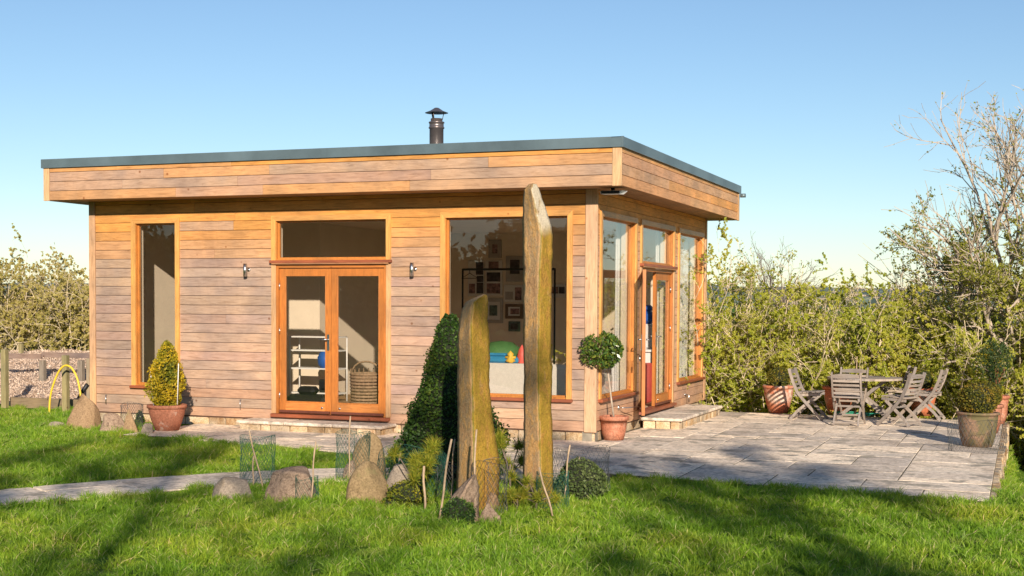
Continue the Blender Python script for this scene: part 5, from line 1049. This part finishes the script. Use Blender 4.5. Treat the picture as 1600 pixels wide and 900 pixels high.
p = at(1337, 651); mb = MB(); pts = [(.32*math.cos(t)*(.6+.05*t), .22*math.sin(t), .012+.004*t) for t in np.linspace(0, 13, 50)]; mb.tube(pts, .010, 6); o = mb.build('coiled_hose', simple('green hose', (.02, .28, .17), .4)); o.location = (p[0], p[1], G0+.01); tag(o, 'coil of green garden hose on the terrace behind the near chair', 'hose')

# ------------------------------------------------------------------ grass
def tuft(seed, n, rad, h0, h1, w=.0042):
    r = np.random.default_rng(seed); a = r.random(n)*2*PI; q = np.sqrt(r.random(n))*rad; B = np.stack([q*np.cos(a), q*np.sin(a), np.zeros(n)-.005], 1); L = r.uniform(h0, h1, n); ln = r.normal(size=(n, 2))*.42; ln = np.concatenate([ln, np.ones((n, 1))], 1); ln = norm(ln)
    side = norm(np.cross(ln, r.normal(size=(n, 3)))); m = B+ln*(L*.55)[:, None]; t = B+ln*L[:, None]+np.concatenate([ln[:, :2]*(L*.35)[:, None], -(L*.08)[:, None]], 1)
    V = np.stack([B-side*w*.5, B+side*w*.5, m+side*w*.42, t, m-side*w*.42], 1).reshape(-1, 3); i = np.arange(n)[:, None]*5
    F = np.concatenate([i+np.array([[0, 1, 2, 4]])], 0); F2 = np.concatenate([i+np.array([[4, 2, 3, 3]])], 0)
    me = bpy.data.meshes.new('grass_tuft'); fs = [tuple(f) for f in F]+[tuple(f[:3]) for f in F2]; me.from_pydata([tuple(v) for v in V], [], fs); at_ = me.attributes.new('tint', 'FLOAT', 'POINT'); at_.data.foreach_set('value', np.repeat(np.where(r.random(n) < .06, .95, r.random(n)*.75), 5).astype(np.float32)); me.update(); me.materials.append(M['grass']); return bpy.data.objects.new('grass_tuft', me)
def grass_mat():
    m, n, l, b = new_mat('grass blade'); a = n.new('ShaderNodeAttribute'); a.attribute_name = 'tint'; r = ramp(n, [(0, (.12, .23, .014)), (.45, (.24, .41, .024)), (.8, (.38, .52, .05)), (.95, (.62, .56, .24))]); l.new(a.outputs['Fac'], r.inputs[0])
    g = n.new('ShaderNodeNewGeometry'); nz = noise(n, l, g.outputs['Position'], .8, 4, .65); pr = ramp(n, [(.33, (.68, .80, .75)), (.5, (1, 1, 1)), (.68, (1.45, 1.12, 1.2))]); l.new(nz, pr.inputs[0]); c = mixc(n, l, 1, r.outputs[0], pr.outputs[0], 'MULTIPLY'); nz2 = noise(n, l, g.outputs['Position'], 2.3, 5, .7); pr2 = ramp(n, [(.56, (0, 0, 0)), (.72, (.55, .55, .55))]); l.new(nz2, pr2.inputs[0]); c = mixc(n, l, pr2.outputs[0], c, (.42, .40, .10)); l.new(c, b.inputs['Base Color']); b.inputs['Roughness'].default_value = .5; b.inputs['Specular IOR Level'].default_value = .3
    t = n.new('ShaderNodeBsdfTranslucent'); l.new(c, t.inputs[0]); mx = n.new('ShaderNodeMixShader'); mx.inputs[0].default_value = .35; l.new(b.outputs[0], mx.inputs[1]); l.new(t.outputs[0], mx.inputs[2]); l.new(mx.outputs[0], n['Material Output'].inputs[0]); return m
M['grass'] = grass_mat()
def scatter(name, pts, rot, scl, variants, idx):
    me = bpy.data.meshes.new(name); me.vertices.add(len(pts)); me.vertices.foreach_set('co', pts.astype(np.float32).ravel())
    for nm, ty, arr in (('rot', 'FLOAT_VECTOR', rot), ('scl', 'FLOAT', scl), ('idx', 'INT', idx)):
        a = me.attributes.new(nm, ty, 'POINT'); a.data.foreach_set('vector' if ty == 'FLOAT_VECTOR' else 'value', np.ascontiguousarray(arr, np.int32 if ty == 'INT' else np.float32).ravel())
    o = link(name, me); ng = bpy.data.node_groups.new(name, 'GeometryNodeTree'); ng.interface.new_socket('Geometry', in_out='INPUT', socket_type='NodeSocketGeometry'); ng.interface.new_socket('Geometry', in_out='OUTPUT', socket_type='NodeSocketGeometry')
    N = ng.nodes; i = N.new('NodeGroupInput'); out = N.new('NodeGroupOutput'); ip = N.new('GeometryNodeInstanceOnPoints'); jn = N.new('GeometryNodeJoinGeometry')
    for v in variants:
        oi = N.new('GeometryNodeObjectInfo'); oi.inputs['Object'].default_value = v; oi.inputs['As Instance'].default_value = True; ng.links.new(oi.outputs['Geometry'], jn.inputs[0])
    def attr(nm, ty): a = N.new('GeometryNodeInputNamedAttribute'); a.data_type = ty; a.inputs['Name'].default_value = nm; return a.outputs[0]
    ng.links.new(i.outputs[0], ip.inputs['Points']); ng.links.new(jn.outputs[0], ip.inputs['Instance']); ip.inputs['Pick Instance'].default_value = True
    ng.links.new(attr('idx', 'INT'), ip.inputs['Instance Index']); ng.links.new(attr('rot', 'FLOAT_VECTOR'), ip.inputs['Rotation']); ng.links.new(attr('scl', 'FLOAT'), ip.inputs['Scale']); ng.links.new(ip.outputs[0], out.inputs[0])
    md = o.modifiers.new('scatter', 'NODES'); md.node_group = ng; return o
def lawn_mask(x, y, pad=0.0):
    ey = np.interp(x, [e[0] for e in EDGE], [e[1] for e in EDGE]); m = ~((x > PX0-.02) & (x < PX1+.06) & (y > ey-.03+pad)); m &= ~((x > -W-.12) & (x < .2) & (y > -.1)); m &= ~((x < -8.0) & (y > 1.55)); m &= ~((x > -W-.1) & (x < PX0+.1) & (y > -.5)); m &= ~(y > 5.9)
    d = np.full(x.shape, 9.); 
    for q in pc: d = np.minimum(d, np.hypot(x-q[0], y-q[1]))
    m &= d > PWD-.015; return m
variants = [tuft(100+k, 140, .09, .010, .026, .0034) for k in range(5)]+[tuft(110+k, 60, .06, .05, .11, .005) for k in range(2)]
r = np.random.default_rng(9); Nn = 60000; x = r.uniform(-15, 10, Nn); y = r.uniform(-10.5, 6, Nn); q = np.stack([x, y, np.full(Nn, -.14)], 1)-CAM; dz = q@FWD; uu = 800+FPX*(q@RGT)/dz; vis = (dz > 6) & (uu > -450) & (uu < 2050); m = vis & lawn_mask(x, y) & (r.random(Nn) < np.clip(1.25-(dz-7)/22, .35, 1)); x = x[m]; y = y[m]
n1 = len(x); idx = r.integers(0, 5, n1); scl = r.uniform(.75, 1.25, n1)
# longer unmown tufts round the rocks and stones
Rk = [(o.location.x, o.location.y, .22) for o in bpy.data.objects if o.name.startswith(('rock', 'standing_stone'))]; ex = []; 
for a, b, c in Rk:
    if b > -2: continue
    for k in range(26): t = r.random()*6.28; d = c+r.random()*.22; ex.append((a+d*math.cos(t), b+d*math.sin(t)))
ex = np.array(ex); k_ = lawn_mask(ex[:, 0], ex[:, 1]); ex = ex[k_]; x = np.concatenate([x, ex[:, 0]]); y = np.concatenate([y, ex[:, 1]]); idx = np.concatenate([idx, r.integers(5, 7, len(ex))]); scl = np.concatenate([scl, r.uniform(.6, 1.1, len(ex))])
z = height(x, y); rot = np.stack([r.normal(size=len(x))*.08, r.normal(size=len(x))*.08, r.random(len(x))*6.28], 1)
g = scatter('grass', np.stack([x, y, z], 1), rot, scl, variants, idx); tag(g, 'mown lawn grass blades with longer tufts around the rocks', 'grass', kind='stuff'); print('tufts', len(x))
# loose straw and bark chips
M['chip'] = leafm('bark chip', [(.30, .20, .13), (.58, .43, .32), (.75, .60, .47)], .05)
r = np.random.default_rng(19); n = 42000; x = r.uniform(-14.9, -8.3, n); y = r.uniform(1.75, 7.4, n); P = np.stack([x, y, height(x, y)+.05+.03*np.sin(x*5+y*3)*np.cos(y*6)+r.random(n)*.03], 1); o = link('bark_chips', leaf_mesh('bark_chips', P, .06*(.4+r.random(n)), asp=.25, r=r), None, M['chip']); tag(o, 'pale bark chips strewn over the bank', 'mulch', kind='stuff')
M['straw'] = leafm('dry stalk', [(.40, .30, .15), (.55, .45, .28)], .1)
n = 260; x = r.uniform(-5, 7, n); y = r.uniform(-9.5, -3, n); k_ = lawn_mask(x, y); P = np.stack([x, y, height(x, y)+.035], 1)[k_]; o = link('fallen_stalks', leaf_mesh('fallen_stalks', P, .06*(.4+r.random(len(P))), asp=.06, r=r), None, M['straw']); tag(o, 'dry fallen stalks scattered on the lawn', 'straw', kind='stuff')
